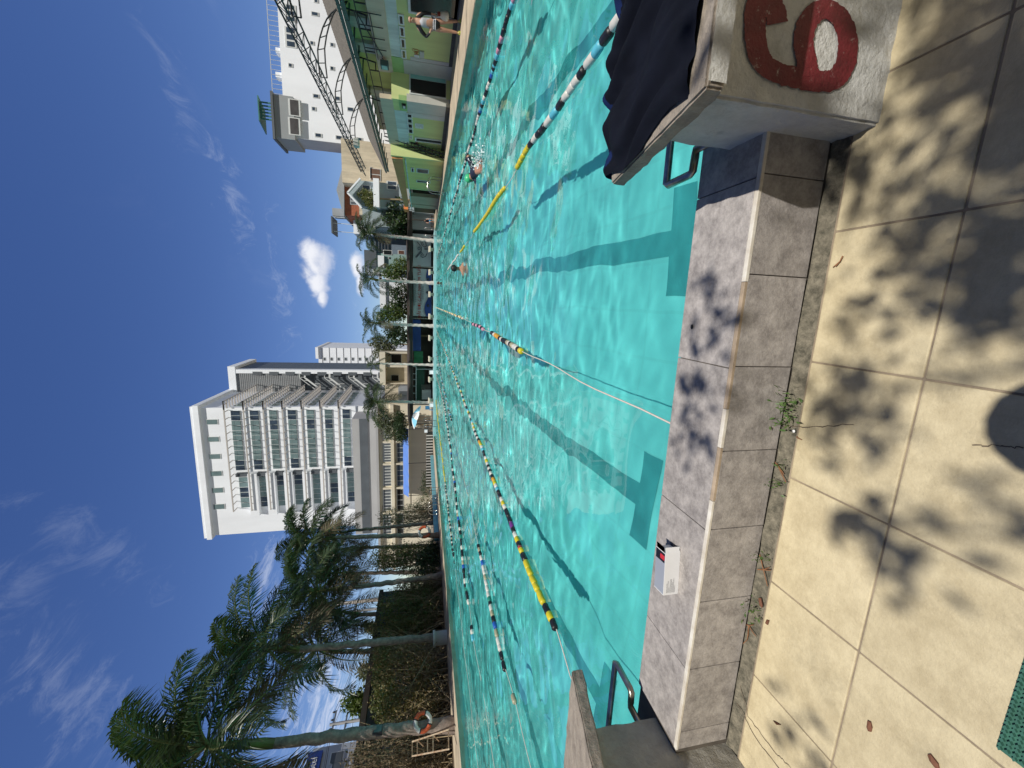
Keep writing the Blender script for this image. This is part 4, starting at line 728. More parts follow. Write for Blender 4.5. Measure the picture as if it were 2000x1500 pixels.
# hotel at far left: its long side, with the blue sign, runs away from us
xh = -40.0; h0 = on_x(613, 1462, xh); ye = h0.y
ht = thing('hotel', 'pale grey building with a blue rooftop sign at the left picture edge', 'building', (xh - 8, ye - 8, 0))
q = MB(); q.box(xh - 22, xh, ye - 22, ye, -.1, h0.z); q.build('wall', mat('hotel_wall', (0.50, 0.54, 0.60), 0.8, 0.08, 0.2), ht)
s0 = on_x(615, 1473, xh); s1 = on_x(631, 1471, xh); sg = MB(); sg.box(xh + .01, xh + .3, s0.y - 7.5, s0.y, s1.z, s0.z + .5); sg.build('sign_board', mat('blue_sign', (0.01, 0.035, 0.22), 0.4, 0.1), ht)
text('Hotel', (s0.z - s1.z) * 1.05, (xh + .31, s0.y - .5, (s0.z + s1.z) / 2 + .2), (R(90), 0, R(90)), mat('sign_white', (0.8, 0.8, 0.8), 0.5), 'lettering', ht, .02, 'RIGHT')
for a, b in ((658, 1480), (660, 1499)):
    p = on_x(a, b, xh); q = MB(); q.box(xh - .05, xh + .05, p.y - .5, p.y + .5, p.z - .6, p.z + .6); w_ = q.build('window', M_FRAME, ht); q = MB(); q.box(xh + .03, xh + .07, p.y - .42, p.y + .42, p.z - .5, p.z + .5); q.build('pane', M_DGREY, w_)
# ---------------------------------------------------------------- far end: stand with canopy, banners, blocks
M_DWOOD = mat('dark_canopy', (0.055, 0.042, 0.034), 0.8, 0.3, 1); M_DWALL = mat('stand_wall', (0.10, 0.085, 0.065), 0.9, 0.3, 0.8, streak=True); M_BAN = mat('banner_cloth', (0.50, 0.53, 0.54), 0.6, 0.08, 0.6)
YS = 53.2
stand = thing('shaded_stand', 'low dark-roofed stand along the far end of the pool', 'shelter', (-4, 56, -.05))
xa, xb = px(802, 832, YS).x, px(802, 412, YS).x; ze = px(798, 600, YS).z; zl = px(806, 600, YS).z
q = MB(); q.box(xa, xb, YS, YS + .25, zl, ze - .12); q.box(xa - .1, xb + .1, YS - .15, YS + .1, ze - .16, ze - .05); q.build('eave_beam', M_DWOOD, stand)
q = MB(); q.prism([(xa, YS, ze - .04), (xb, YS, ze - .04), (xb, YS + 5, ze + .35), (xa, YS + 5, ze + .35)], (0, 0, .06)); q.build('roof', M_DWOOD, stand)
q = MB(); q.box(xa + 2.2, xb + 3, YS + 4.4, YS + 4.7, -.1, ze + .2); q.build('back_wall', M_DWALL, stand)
for b in (430, 521, 622, 714, 790, 828): p_ = px(820, b, YS + .1).x; q = MB(); q.box(p_ - .06, p_ + .06, YS + .02, YS + .14, -.045, zl); q.build('post', M_STEEL, stand)
def banner(name, label, b0, b1, a0, a1, y, m, cat='banner', sag=.12):
    t = thing(name, label, cat, (px(a0, (b0 + b1) / 2, y).x, y, px(a1, (b0 + b1) / 2, y).z)); x1, x0 = px(a0, b0, y).x, px(a0, b1, y).x; z1, z0 = px(a0, (b0 + b1) / 2, y).z, px(a1, (b0 + b1) / 2, y).z
    q = MB(); q.grid(24, 8, lambda u, v: (x0 + (x1 - x0) * u, y + .05 * math.sin(u * 11) * (1 - v) + .02 * noise.noise(Vector((u * 6, v * 3, b0))), z0 + (z1 - z0) * v - sag * math.sin(u * math.pi) * v * .5)); q.build('sheet', m, t); return t, x0, x1, z0, z1
YN = 54.6
M_LNV = mat('banner_line', (0.03, 0.04, 0.07), 0.6); M_BLUE = mat('blue_tarp', (0.012, 0.045, 0.21), 0.5, 0.2, 1.2); M_GTARP = mat('green_tarp', (0.02, 0.16, 0.06), 0.5, 0.3, 1.5)
t, x0, x1, z0, z1 = banner('banner', 'pale grey banner with a line drawing of a swimmer, behind the first far palm', 456, 519, 806, 842, YN, M_BAN)
q = MB(); LNP = lambda pts, r=.035: q.tube([px(a, b, YN - .12) for a, b in pts], r, 5)
def d2(x, y): return 780 + x / 12.5, 440 + y / 12.5
for pts in ([(390, 780), (470, 690), (540, 610), (545, 540), (480, 460), (430, 400)], [(415, 790), (500, 690), (545, 640)], [(510, 740), (560, 790), (640, 760), (680, 680)], [(520, 690), (570, 760)], [(540, 660), (600, 740)], [(520, 400), (560, 500), (620, 530), (690, 500)], [(560, 400), (590, 480)], [(640, 400), (660, 500)], [(610, 590), (690, 585)], [(610, 565), (690, 555)]): LNP([d2(*p) for p in pts])
LNP([d2(482 + 30 * math.cos(k * .7), 562 + 34 * math.sin(k * .7)) for k in range(10)]); q.build('drawing', M_LNV, t)
t, x0, x1, z0, z1 = banner('banner', 'grey swimming-contest banner with red lettering and a blue wave, behind the second far palm', 524, 617, 806.5, 843, YN, M_BAN)
cx = (x0 + x1) / 2; text('GIẢI BƠI CÁC NHÓM TUỔI', .56, (cx, YN - .14, px(819.5, 570, YN).z), (R(90), 0, 0), mat('banner_red', (0.42, 0.03, 0.02), 0.6), 'lettering', t)
q = MB(); prn = random.Random(6)
for a, w_, th_ in ((810, .55, .07), (812.5, .4, .07), (823, .5, .07), (826.3, .28, .06)):
    z = px(a, 570, YN).z; x = cx - (x1 - x0) * w_ / 2
    while x < cx + (x1 - x0) * w_ / 2: d = prn.uniform(.08, .3); q.box(x, x + d, YN - .15, YN - .13, z - th_, z + th_); x += d + .06
q.build('small_print', M_GREYP, t)
q = MB(); zz = lambda u: z0 + (.30 + .22 * math.sin(u * 9) + .25 * (1 - u)) * 1.2
q.grid(30, 1, lambda u, v: (x0 + .05 + (x1 - x0 - .1) * u, YN - .12, z0 + .02 + (zz(u) - z0) * v)); q.build('blue_wave', M_BLUE, t)
q = MB(); [q.ball(px(a, b, YN - .13), .18, (1, .3, 1), 8, 6) for a, b in ((835, 571), (836, 597), (836, 545))]; q.build('swimmer_mark', M_LNV, t)
banner('tarpaulin', 'dark blue tarpaulin hung under the far canopy between the third and fourth far palms', 624, 685, 805, 822, YN, M_BLUE, 'tarpaulin')
banner('tarpaulin', 'green tarpaulin hung beside the dark blue one under the far canopy', 686, 709, 808, 826, YN, M_GTARP, 'tarpaulin')
banner('tarpaulin', 'dark green tarpaulin behind a white pipe frame between the fourth and fifth far palms', 717, 786, 812, 829, YN + .3, mat('dark_green_tarp', (0.008, 0.055, 0.03), 0.5, 0.2, 1), 'tarpaulin')
pf = MB(); 
for a in (803, 812.5): pf.tube([px(a, 716, YN - .5), px(a, 784, YN - .5)], .05, 6)
for b in (716, 730, 741, 754, 768, 784): pf.tube([px(803, b, YN - .5), px(812.5, b, YN - .5)], .04, 6)
pf.tube([px(812, 721, YN - .5), px(846, 721, YN - .5)], .04, 6); tag(pf.build('pipe_rack', M_FRAME), 'white pipe rack under the canopy in front of the dark green tarpaulin', 'rack')
t = thing('equipment_rack', 'grey rack and cabinet under the far canopy below the dark green tarpaulin', 'rack', px(846, 765, YN)); fbox(t, 'cabinet', M_GREYW, YN, 824, 842, 762, 780, .6); q = MB()
for b in range(752, 762, 2): q.tube([px(823, b, YN), px(841, b, YN)], .03, 5)
q.build('bars', M_STEEL, t)
M_BLK = mat('far_block_concrete', (0.58, 0.53, 0.42), 0.8, 0.15, 2)
bspots = [(487, 'before the swimmer-drawing banner'), (532, 'before the gap between the two grey banners'), (575, 'before the middle of the red-lettered banner'), (618, 'at the left end of the red-lettered banner'), (660, 'in front of the dark blue tarpaulin'), (701, 'in front of the green tarpaulin'), (741, 'in front of the white pipe frame'), (782, 'beside the trunk of the fifth far palm')]
fb = None
for b, lab in bspots:
    x = px(843, b, 50.7).x
    if fb is None:
        fb = thing('starting_block', '', 'starting block', (x, 50.6, -.045), 'starting blocks along the far edge')
        q = MB(); q.box(x - .17, x + .17, 50.72, 50.98, -.05, .42); q.build('pedestal', M_BLK, fb); q = MB(); q.hexa([(x - .33, 50.3, .36), (x + .33, 50.3, .36), (x + .33, 51.0, .46), (x - .33, 51.0, .46), (x - .33, 50.3, .50), (x + .33, 50.3, .50), (x + .33, 51.0, .60), (x - .33, 51.0, .60)]); q.build('slab', M_BLK, fb); o = fb
    else: o = dup(fb); o.location.x = x
    o['label'] = 'small beige starting block on the far edge ' + lab
for b, lab in ((727, 'white cube seat on the far edge right of the pipe frame block'), (791, 'white cube seat on the far edge at the foot of the fifth far palm')):
    t = thing('cube_seat', lab, 'seat', px(846, b, 51.2)); x = px(843, b, 51.2).x; q = MB(); q.bbox(x - .22, x + .22, 51, 51.45, -.04, .42, .03); q.build('seat', M_WH, t); q = MB(); q.bbox(x - .24, x + .24, 50.98, 51.47, .42, .47, .015); q.build('lid', M_FRAME, t)
# blue chair, parasol, pool steps
def ladder(name, label, p, along, size=1.0):
    """two hooped rails and treads at a pool edge; along = direction of the edge, p on the edge"""
    t = thing(name, label, 'ladder', p); p = Vector(p); e = Vector(along).normalized(); inn = Vector((0, 0, 1)).cross(e) * 1
    if inn.dot(Vector((-4, 25, 0)) - p) < 0: inn = -inn
    for s_ in (-.27, .27):
        b = p + e * s_ * size; q = MB(); q.tube([b - inn * .55 * size, b - inn * .58 * size + Vector((0, 0, .5)) * size] + [b - inn * (.2 + .38 * math.cos(k * math.pi / 8)) * size + Vector((0, 0, (.5 + .3 * math.sin(k * math.pi / 8)) * size)) for k in range(9)] + [b + inn * .18 * size + Vector((0, 0, -.9)) * size], .022 * size, 7); q.build('rail', M_STEEL2, t)
    for k in range(3): q = MB(); b = p + inn * .18 * size + Vector((0, 0, -.12 - .26 * k)); q.beam(b - e * .27 * size, b + e * .27 * size, .08, .03); q.build('tread', M_STEEL2, t)
    return t
M_STEEL2 = mat('polished_rail', (0.62, 0.60, 0.57), 0.22, 0.1, 5, metal=0.9)
ladder('pool_ladder', 'steel pool ladder on the right edge at the foot of the black outside stair', (xr(31.5), 31.5, ZD), (0, 1, 0), 1.25)
ladder('pool_ladder', 'steel pool ladder on the left edge beside the far lifebuoy palm', (xl(31) , 31.2, ZD), (0, 1, 0), 1.15)
ladder('pool_ladder', 'blue-edged pool ladder on the left edge just beyond the steel one', (xl(34), 34.0, ZD), (0, 1, 0), 1.0)
ladder('pool_ladder', 'white hooped ladder at the far right corner of the pool', (xr(50) - .3, 50, -.05), (1, 0, 0), 1.5)
ladder('pool_ladder', 'white hooped ladder at the far left corner near the parasol', (px(846, 826, 50).x, 50, -.05), (1, 0, 0), 1.5)
t = thing('plastic_chair', 'light blue plastic chair beside the fifth far palm', 'chair', px(846, 797, 51.6)); x, y = px(846, 797, 51.6).x, 51.6; M_LB = mat('light_blue_plastic', (0.12, 0.38, 0.66), 0.4, 0.1)
q = MB(); q.bbox(x - .25, x + .25, y - .25, y + .25, .38, .43, .015); q.build('seat', M_LB, t); q = MB(); q.bbox(x - .25, x + .25, y + .22, y + .27, .44, .95, .02); q.build('backrest', M_LB, t)
for sx_, sy_ in ((-1, -1), (1, -1), (-1, 1), (1, 1)): q = MB(); q.beam((x + sx_ * .22, y + sy_ * .22, -.045), (x + sx_ * .2, y + sy_ * .2, .38), .05); q.build('leg', M_LB, t)
yp = 52.2; pp = px(846, 812, yp); t = thing('parasol', 'blue and white parasol tilted on a grey pole at the far left corner', 'parasol', pp); pt = px(814, 812, yp)
q = MB(); q.tube([pp, (pt.x, yp, pt.z + .1)], .03, 7); q.build('pole', M_STEEL2, t); M_PB = mat('parasol_blue', (0.22, 0.55, 0.72), 0.7, 0.1); M_PW = mat('parasol_white', (0.78, 0.80, 0.80), 0.7, 0.05)
for k in range(8):
    q = MB(); q.cur = 0; top = Vector((pt.x, yp, pt.z + .55)); tl = Matrix.Rotation(R(16), 3, 'Y')
    def par(u, v, k=k):
        an = (k + u) * math.pi / 4; r_ = 1.6 * v; return top + tl @ Vector((r_ * math.cos(an), r_ * math.sin(an), -.62 * v * v - .06 * math.sin(u * math.pi) * v))
    q.grid(4, 5, par); q.build('panel', M_PB if k % 2 else M_PW, t)
# left far corner: blue awning, shaded beige wall, picket fence, low blue wall
aw = thing('awning', 'long bright blue awning in front of the cream building', 'awning', px(800, 905, 60.3)); y = 60.3
q = MB(); q.grid(40, 4, lambda u, v: Vector((px(790, 972, y).x + (px(790, 838, y).x - px(790, 972, y).x) * u, y + 1.45 * v, px(798, 905, y).z + (px(786.5, 905, y).z - px(798, 905, y).z) * v + .10 * noise.noise(Vector((u * 14, v * 2, 0)))))); q.build('cloth', mat('awning_blue', (0.10, 0.22, 0.60), 0.6, 0.1, 0.8), aw)
for b in (838, 905, 968): q = MB(); p_ = px(798, b, y); q.tube([(p_.x, y, -.1), (p_.x, y, p_.z)], .05, 6); q.build('pole', M_STL, aw)
bw = thing('beige_wall', 'beige garden wall with a shaded side under the blue awning', 'wall', px(840, 900, 62)); fbox(bw, 'wall', M_CREAM, 62, 800, None, 822, 985, .3, -.1); fbox(bw, 'coping', M_CREAM, 61.9, 798.5, 801, 820, 987, .5)
pk = thing('picket_fence', 'dark metal picket fence behind the far left corner of the pool', 'fence', px(845, 900, 52.6)); q = MB(); xa_, xb_ = px(840, 950, 52.6).x, px(840, 848, 52.6).x; za_ = px(832, 900, 52.6).z
for z in (.25, za_ - .08): q.beam((xa_, 52.6, z), (xb_, 52.6, z), .05)
q.build('rail', M_STL, pk); q = MB()
for x in np.arange(xa_, xb_, .40): q.box(x, x + .15, 52.57, 52.61, -.05, za_)
o = q.build('pickets', mat('grey_picket', (0.52, 0.52, 0.50), 0.5, 0.1), pk); o['kind'] = 'stuff'
q = MB(); q.box(xa_, xb_, 53.3, 53.5, -.1, za_ - .1); q.build('shadow_backing', mat('fence_gap_shadow', (0.025, 0.03, 0.025), 0.9, 0.4, 1), pk)  # added dark sheet, stands for the hedge and shadow between the pickets
lw = MB(); M_LBW = mat('light_blue_wall', (0.20, 0.56, 0.70), 0.5, 0.12, 1); lw.box(-19.7, -19.45, 31.3, 50.5, ZD, .30); tag(lw.build('low_blue_wall', M_LBW), 'low light-blue wall along the back of the left deck near the far corner', 'wall')
for (a, b, lab) in ((846, 842, 'white paper lying on a dark table near the far left corner'), ):
    t = thing('dark_table', 'dark table with a white box on top by the picket fence', 'table', px(846, 838, 52)); fbox(t, 'top', M_STL, 51.9, 835, 837, 832, 846, .7); [fbox(t, 'leg', M_STL, 52, 837, None, bb, bb + 1, .1, -.045) for bb in (833, 844)]; fbox(t, 'box', M_WH, 51.95, 829, 835, 840, 845, .4)
# ---------------------------------------------------------------- palms and other trees
M_TRUNK = mat('palm_trunk', (0.28, 0.225, 0.19), 0.95, 0.45, 5, 0.9, 22, stain=0.6); M_TRUNKP = mat('pale_palm_trunk', (0.63, 0.57, 0.52), 0.85, 0.25, 2.5, 0.4, 14, stain=0.5)
M_SHAFT = mat('green_crownshaft', (0.13, 0.19, 0.045), 0.5, 0.4, 2.5, col2=(0.10, 0.075, 0.03)); M_FROND = leafmat('palm_frond', (0.022, 0.046, 0.018), (0.060, 0.085, 0.040), .34, .16); M_FROND2 = leafmat('dry_frond', (0.10, 0.075, 0.038), (0.065, 0.06, 0.028), .7, .15); M_RACH = mat('frond_stalk', (0.13, 0.15, 0.05), 0.6, 0.2)
def palm(label, base, top, r0, crown, nf, fl, seed, wind=(.25, 0.05), dry_n=2, pale=False, shaft=None, group='royal palms along the left deck', lf=52, up0=None):
    rng = np.random.default_rng(seed); base = Vector(base); top = Vector(top); nf = int(nf * 1.08); t = thing('palm_tree', label, 'palm tree', base, group)
    dirn = (top - base); P = []; rs = []; n_ = 96; side = Vector((-dirn.y, dirn.x, 0)); lean = Vector((dirn.x, dirn.y, 0))
    for k in range(n_ + 1):
        u = k / n_; p = base + Vector((0, 0, dirn.z * u)) + lean * (u ** .75 if lean.length > .1 else u); P.append(p + Vector((.02 * math.sin(k * .6 + seed), .02 * math.cos(k * .46), 0)))
        rs.append(r0 * (1.32 - .42 * min(1, u * 6) + .10 * math.sin(u * 3.1) - .22 * u) * (1.025 if k % 2 else .985))
    q = MB(); q.tube(P, rs, 12); q.build('trunk', M_TRUNKP if pale else M_TRUNK, t)
    d = (P[-1] - P[-2]).normalized(); cs = shaft or (crown - top.z); c = top + d * cs
    q = MB(); q.tube([top - d * .02, top + d * cs * .15, top + d * cs * .55, c], [rs[-1] * 1.0, rs[-1] * 1.12, rs[-1] * .78, rs[-1] * .35], 10); q.build('crownshaft', M_SHAFT, t)
    V, Fq, MI = [], [], []; base_i = 0; RV = MB()
    for f in range(nf):
        dead = f >= nf - dry_n; az = f * 2.399963 + rng.uniform(-.25, .25); el = (R(78) - (f / nf) * R(112) + rng.normal(0, .08)) if not dead else R(-35 + rng.uniform(-20, 10)); L_ = fl * rng.uniform(.82, 1.1) * (.85 if f < 3 else 1)
        hd = np.array([math.cos(az), math.sin(az), 0]); cur = el; p = np.array(c) - np.array(d) * (.1 + .25 * f / nf) * min(1, cs); pts = [p.copy()]; N = 26
        droop = R(88 if not dead else 40) * rng.uniform(.8, 1.2) * (1.25 if el > .9 else 1)
        for k in range(N):
            u = k / N; a_ = cur - droop * u ** 1.5
            stp_ = hd * math.cos(a_) + np.array([0, 0, math.sin(a_)]) + np.array([wind[0], wind[1], 0]) * u * .9
            p = p + stp_ / np.linalg.norm(stp_) * L_ / N; pts.append(p.copy())
        pts = np.array(pts); RV.tube([tuple(x) for x in pts[::3]], [max(.006, .04 * (1 - i / 9.5)) * fl / 3 for i in range(len(pts[::3]))], 4, False)
        u_ = np.linspace(.13, .995, lf); ix = u_ * N; i0 = np.minimum(ix.astype(int), N - 1); fr_ = (ix - i0)[:, None]; org = pts[i0] * (1 - fr_) + pts[i0 + 1] * fr_; tan = pts[i0 + 1] - pts[i0]; tan /= np.linalg.norm(tan, axis=1)[:, None]
        sd_ = np.cross(tan, [0, 0, 1.0]); sd_ /= np.linalg.norm(sd_, axis=1)[:, None] + 1e-6; upv = np.cross(sd_, tan)
        ll = fl * .275 * np.sin(np.clip(u_ * 1.02 + .08, 0, 1) * math.pi) ** .55 * rng.uniform(.85, 1.1, lf)
        for s_ in (-1, 1):
            dv = sd_ * s_ * .86 + tan * .55 + upv * rng.uniform(-.05, .55, lf)[:, None]; dv /= np.linalg.norm(dv, axis=1)[:, None]
            mid = org + dv * ll[:, None] * .5 + np.array([0, 0, -1]) * (ll * .03)[:, None]; tip = org + dv * ll[:, None] * .93 + np.array([wind[0] * .4, wind[1] * .4, -1]) * (ll * rng.uniform(.25, .7, lf) * (1.4 if dead else 1))[:, None]
            wv = tan * (fl * .0075) + upv * rng.uniform(-.5, .5, lf)[:, None] * fl * .006
            a1, a2, m1, m2 = org - wv * .5, org + wv * .5, mid - wv, mid + wv
            V.append(np.stack([a1, a2, m2, m1, tip], 1).reshape(-1, 3)); ib = base_i + np.arange(lf)[:, None] * 5
            Fq.append(np.concatenate([ib + [[0, 1, 2]], ib + [[0, 2, 3]], ib + [[3, 2, 4]]], 0)); MI.append(np.full(lf * 3, 1 if dead else 0)); base_i += lf * 5
    cr = fast_mesh('crown', np.concatenate(V), np.concatenate(Fq), [M_FROND, M_FROND2], t, midx=np.concatenate(MI)); RV.build('stalks', M_RACH, t, recalc=False)
    return t
XP = -19.4
def P_(a, b, x): v = on_x(a, b, x); return v
def palm_at(label, xb, base, top, crown, r0, nf, fl, seed, **kw):
    bs = on_x(base[0], base[1], xb); bs.z = -.12; tp = on_y(top[0], top[1], bs.y); cz = on_y(crown[0], crown[1], bs.y).z
    return palm(label, bs, tp, r0, cz, nf, fl, seed, **kw)
palm_at('nearest, largest royal palm, leaning, with a lifebuoy and lamp box on its trunk', -17.6, (879, 1418), (535, 1452), (440, 1462), .255, 20, 4.6, 11, wind=(.5, .1), dry_n=2, shaft=2.5, lf=76)
palm_at('royal palm standing in a white pipe collar, left of the thick hedge gap', -18.4, (866, 1245), (585, 1268), (520, 1262), .205, 19, 4.6, 12, wind=(.5, .1), dry_n=2, shaft=1.8, lf=68)
palm_at('royal palm with a slim grey trunk between the two hedges, no lifebuoy', -18.8, (860, 1124), (668, 1150), (610, 1150), .19, 18, 4.5, 13, wind=(.4, .1), dry_n=2, shaft=1.8, lf=80)
palm_at('royal palm with the far lifebuoy on its trunk, in front of the tall white block', -18.9, (856, 1046), (655, 1050), (600, 1050), .20, 18, 4.4, 14, wind=(.3, .1), dry_n=2, shaft=1.8, lf=80)
palm_at('thin royal palm trunk nearest the picket fence end, seen behind the lifebuoy palm', -20.4, (842, 1021), (690, 1036), (650, 1036), .18, 13, 3.2, 15, wind=(.3, .1), shaft=1.3)
palm_at('back-row royal palm between the lifebuoy palm and the slim grey one', -23.0, (850, 1068), (690, 1070), (640, 1072), .18, 15, 4.0, 16, wind=(.4, .1), shaft=1.5)
palm_at('back-row royal palm right behind the white collar palm', -23.0, (860, 1282), (660, 1272), (610, 1270), .19, 15, 4.2, 17, wind=(.4, .1), shaft=1.5)
palm_at('back-row royal palm against the cables, left of the slim grey palm', -23.5, (855, 1205), (700, 1200), (640, 1200), .19, 15, 4.2, 18, wind=(.4, .1), shaft=1.6)
palm_at('back-row royal palm with a skirt of brown hanging fronds', -23.5, (852, 1120), (690, 1120), (640, 1118), .18, 15, 4.0, 19, wind=(.4, .1), dry_n=5, shaft=1.4)
FG = 'palms along the far deck'
for i, (lab, base, top, crown, fl, nf, dn) in enumerate((('far palm with the fullest crown, before the swimmer-drawing banner', (846, 471), (735, 458), (700, 456), 3.3, 21, 2), ('far palm with a windswept crown, before the red-lettered banner', (846, 553), (738, 547), (715, 545), 3.2, 14, 2), ('far palm with a split two-sided crown at the edge of the dark blue tarpaulin', (846, 637), (744, 632), (720, 630), 3.0, 15, 2), ('far palm with a thin pole-like trunk and small crown, before the cream house', (846, 713), (742, 710), (716, 714), 1.9, 9, 1), ('far palm with the biggest crown, before the tall white block', (846, 787), (750, 784), (706, 780), 3.8, 21, 4))):
    palm_at(lab, px(846, base[1], 51.8).x, base, top, crown, .20 if i != 3 else .16, nf, fl, 30 + i, wind=(.15 if i != 2 else -.1, 0), dry_n=dn, pale=True, group=FG, shaft=.9)
def shrub(label, blobs, n, size, m, seed, name='shrub', cat='shrub', group=None, trunk=None, updown=.2, stems=0, smat=None):
    rng = np.random.default_rng(seed); bl = np.array(blobs); c = bl[:, :3].mean(0); zb = trunk[0][2] if trunk else (bl[:, 2] - bl[:, 5]).min()
    t = thing(name, label, cat, (trunk[0][0], trunk[0][1], zb) if trunk else (c[0], c[1], zb), group); P = blob_points(blobs, n, rng); P[:, 2] = np.maximum(P[:, 2], -.1)
    V, Fq = leaves(P, rng.uniform(.5, 1.6, n) * size, rng, .3, .5, updown); fast_mesh('crown', V, Fq, m, t)
    q = MB()
    if trunk:
        q.tube(trunk[0:2], [trunk[2], trunk[2] * .6], 8)
        for b_ in blobs: e = Vector(b_[:3]); s_ = Vector(trunk[1]); q.tube([s_, s_.lerp(e, .5) + Vector((0, 0, -.1)), e], [trunk[2] * .45, trunk[2] * .3, trunk[2] * .12], 5)
    for k in range(stems):
        b_ = blobs[rng.integers(len(blobs))]; p0 = Vector((b_[0] + rng.normal() * b_[3] * .6, b_[1] + rng.normal() * b_[4] * .5, -.1)); p1 = Vector((b_[0] + rng.normal() * b_[3] * .7, b_[1] + rng.normal() * b_[4] * .7, b_[2] + rng.uniform(-.2, 1) * b_[5])); q.tube([p0, p0.lerp(p1, .5) + Vector((rng.normal() * .2, rng.normal() * .2, 0)), p1], [.022, .016, .006], 4)
    if q.v: q.build('trunk' if trunk else 'stems', smat or M_TWIGB, t)
    return t
M_TWIGB = mat('bare_stem', (0.34, 0.26, 0.15), 0.9, 0.3, 4); M_LG = leafmat('hedge_leaf', (0.085, 0.110, 0.030), (0.15, 0.155, 0.055), .55, .25); M_LO = leafmat('olive_vine_leaf', (0.15, 0.125, 0.045), (0.21, 0.16, 0.07), .7, .2); M_LD = leafmat('dark_leaf', (0.018, 0.042, 0.015), (0.045, 0.075, 0.025), .45, .2); M_LMD = leafmat('round_dark_leaf', (0.03, 0.06, 0.018), (0.07, 0.11, 0.04), .4, .2); M_LB_ = leafmat('bright_leaf', (0.06, 0.115, 0.022), (0.12, 0.155, 0.045), .5, .3); M_LBR = leafmat('dead_vine_leaf', (0.17, 0.125, 0.075), (0.10, 0.08, 0.05), .85, .1); M_LGR = leafmat('grey_green_leaf', (0.09, 0.115, 0.06), (0.13, 0.14, 0.085), .6, .25)
def blobs_at(spots, x): 
    out = []
    for (a, b, ra, rb) in spots:
        p = on_x(a, b, x); k = p.length / F; out.append((p.x, p.y, p.z, rb * k * .7, rb * k, ra * k))
    return out
XV = -20.9; VG = 'overgrown shrubs along the left wall'
shrub('olive and brown vine mass climbing the wall between the nearest palm and the collar palm', blobs_at([(790, 1330, 45, 55), (830, 1350, 30, 70), (760, 1290, 30, 30), (800, 1400, 45, 40)], XV), 6500, .14, M_LO, 41, group=VG, stems=230)
shrub('dry grey-brown creeper tangle at the picture edge behind the rusty ladder frame', blobs_at([(770, 1470, 60, 45), (830, 1490, 40, 40), (710, 1490, 25, 25)], XV), 4500, .13, M_LBR, 42, group=VG, stems=200)
shrub('green-topped shrub between the collar palm and the slim grey palm', blobs_at([(790, 1200, 40, 35), (830, 1195, 28, 45), (770, 1180, 30, 20)], XV), 5200, .14, M_LG, 43, group=VG, stems=120)
shrub('brown bushy shrub right at the foot of the slim grey palm', blobs_at([(830, 1145, 25, 30), (800, 1150, 28, 20)], XV), 3400, .13, M_LO, 44, group=VG, stems=120)
shrub('tall yellow-green hanging shrub between the slim grey palm and the lifebuoy palm', blobs_at([(770, 1085, 40, 25), (810, 1090, 40, 32), (840, 1085, 16, 28), (750, 1100, 20, 18)], XV), 7000, .14, M_LG, 45, group=VG, stems=120)
shrub('low dark green shrub in the shade below the hanging yellow-green shrub', blobs_at([(835, 1100, 20, 30), (845, 1075, 12, 22)], XV + .9), 3500, .12, M_LD, 46, group=VG)
shrub('sparse twiggy bush right of the lifebuoy palm, before the cream building', blobs_at([(808, 1000, 25, 22), (830, 985, 18, 25), (790, 1020, 20, 18), (760, 1010, 18, 20)], XV), 3800, .12, M_LGR, 47, group=VG, stems=120)
shrub('small green bush behind the picket fence near the far left corner', [(px(838, 935, 53.4).x, 53.4, .6, 1.4, .8, .9), (px(836, 955, 53.4).x, 53.4, .7, 1, .8, 1.0)], 2200, .13, M_LD, 48, group=VG, stems=20)
for i, (a, b, r_, lab) in enumerate(((690, 1370, 14, 'leafy green treetop rising alone above the dark left wall'), (715, 1310, 12, 'feathery pale treetop above the wall left of the collar palm'), (725, 1225, 9, 'small pale treetop above the wall right of the collar palm'))):
    shrub(lab, blobs_at([(a, b, r_, r_), (a + 12, b + 8, r_ * .9, r_), (a + 22, b - 6, r_, r_ * 1.1)], -27 - i), 1500, .22, (M_LB_, M_LGR, M_LGR)[i], 50 + i, name='tree', cat='tree', group='treetops beyond the left wall', trunk=[Vector((on_x(760, b, -27 - i).x, on_x(760, b, -27 - i).y, -.1)), on_x(a + 14, b, -27 - i), .09])
shrub('straw-coloured vine curtain on the wall behind the cables, right of the collar palm', blobs_at([(775, 1225, 40, 26), (750, 1265, 18, 30), (800, 1230, 30, 26)], XV - .4), 5200, .13, M_LO, 49, group=VG, stems=60)
shrub('brown-green vine curtain along the wall top between collar palm and nearest palm', blobs_at([(748, 1320, 14, 60), (760, 1380, 16, 40)], XV - .5), 3800, .13, M_LG, 58, group=VG, stems=30)
# left boundary wall
lwall = thing('boundary_wall', 'dark stained boundary wall behind the left shrubs', 'wall', (-22.2, 25, -.16)); q = MB(); tp0, tp1 = on_x(742, 1195, -22.2), on_x(706, 1430, -22.2)
q.prism([(-22.2, 5, -.16), (-22.2, 29, -.16), (-22.2, 29, 4.2), (-22.2, 5, 4.2)], (-.2, 0, 0)); q.build('wall', mat('dark_stained_wall', (0.075, 0.085, 0.095), 0.9, 0.5, 0.6, stain=0.6, streak=True), lwall); q = MB(); q.box(-22.5, -22.0, 5, 29, 4.2, 4.5); q.build('coping', M_DWOOD, lwall)
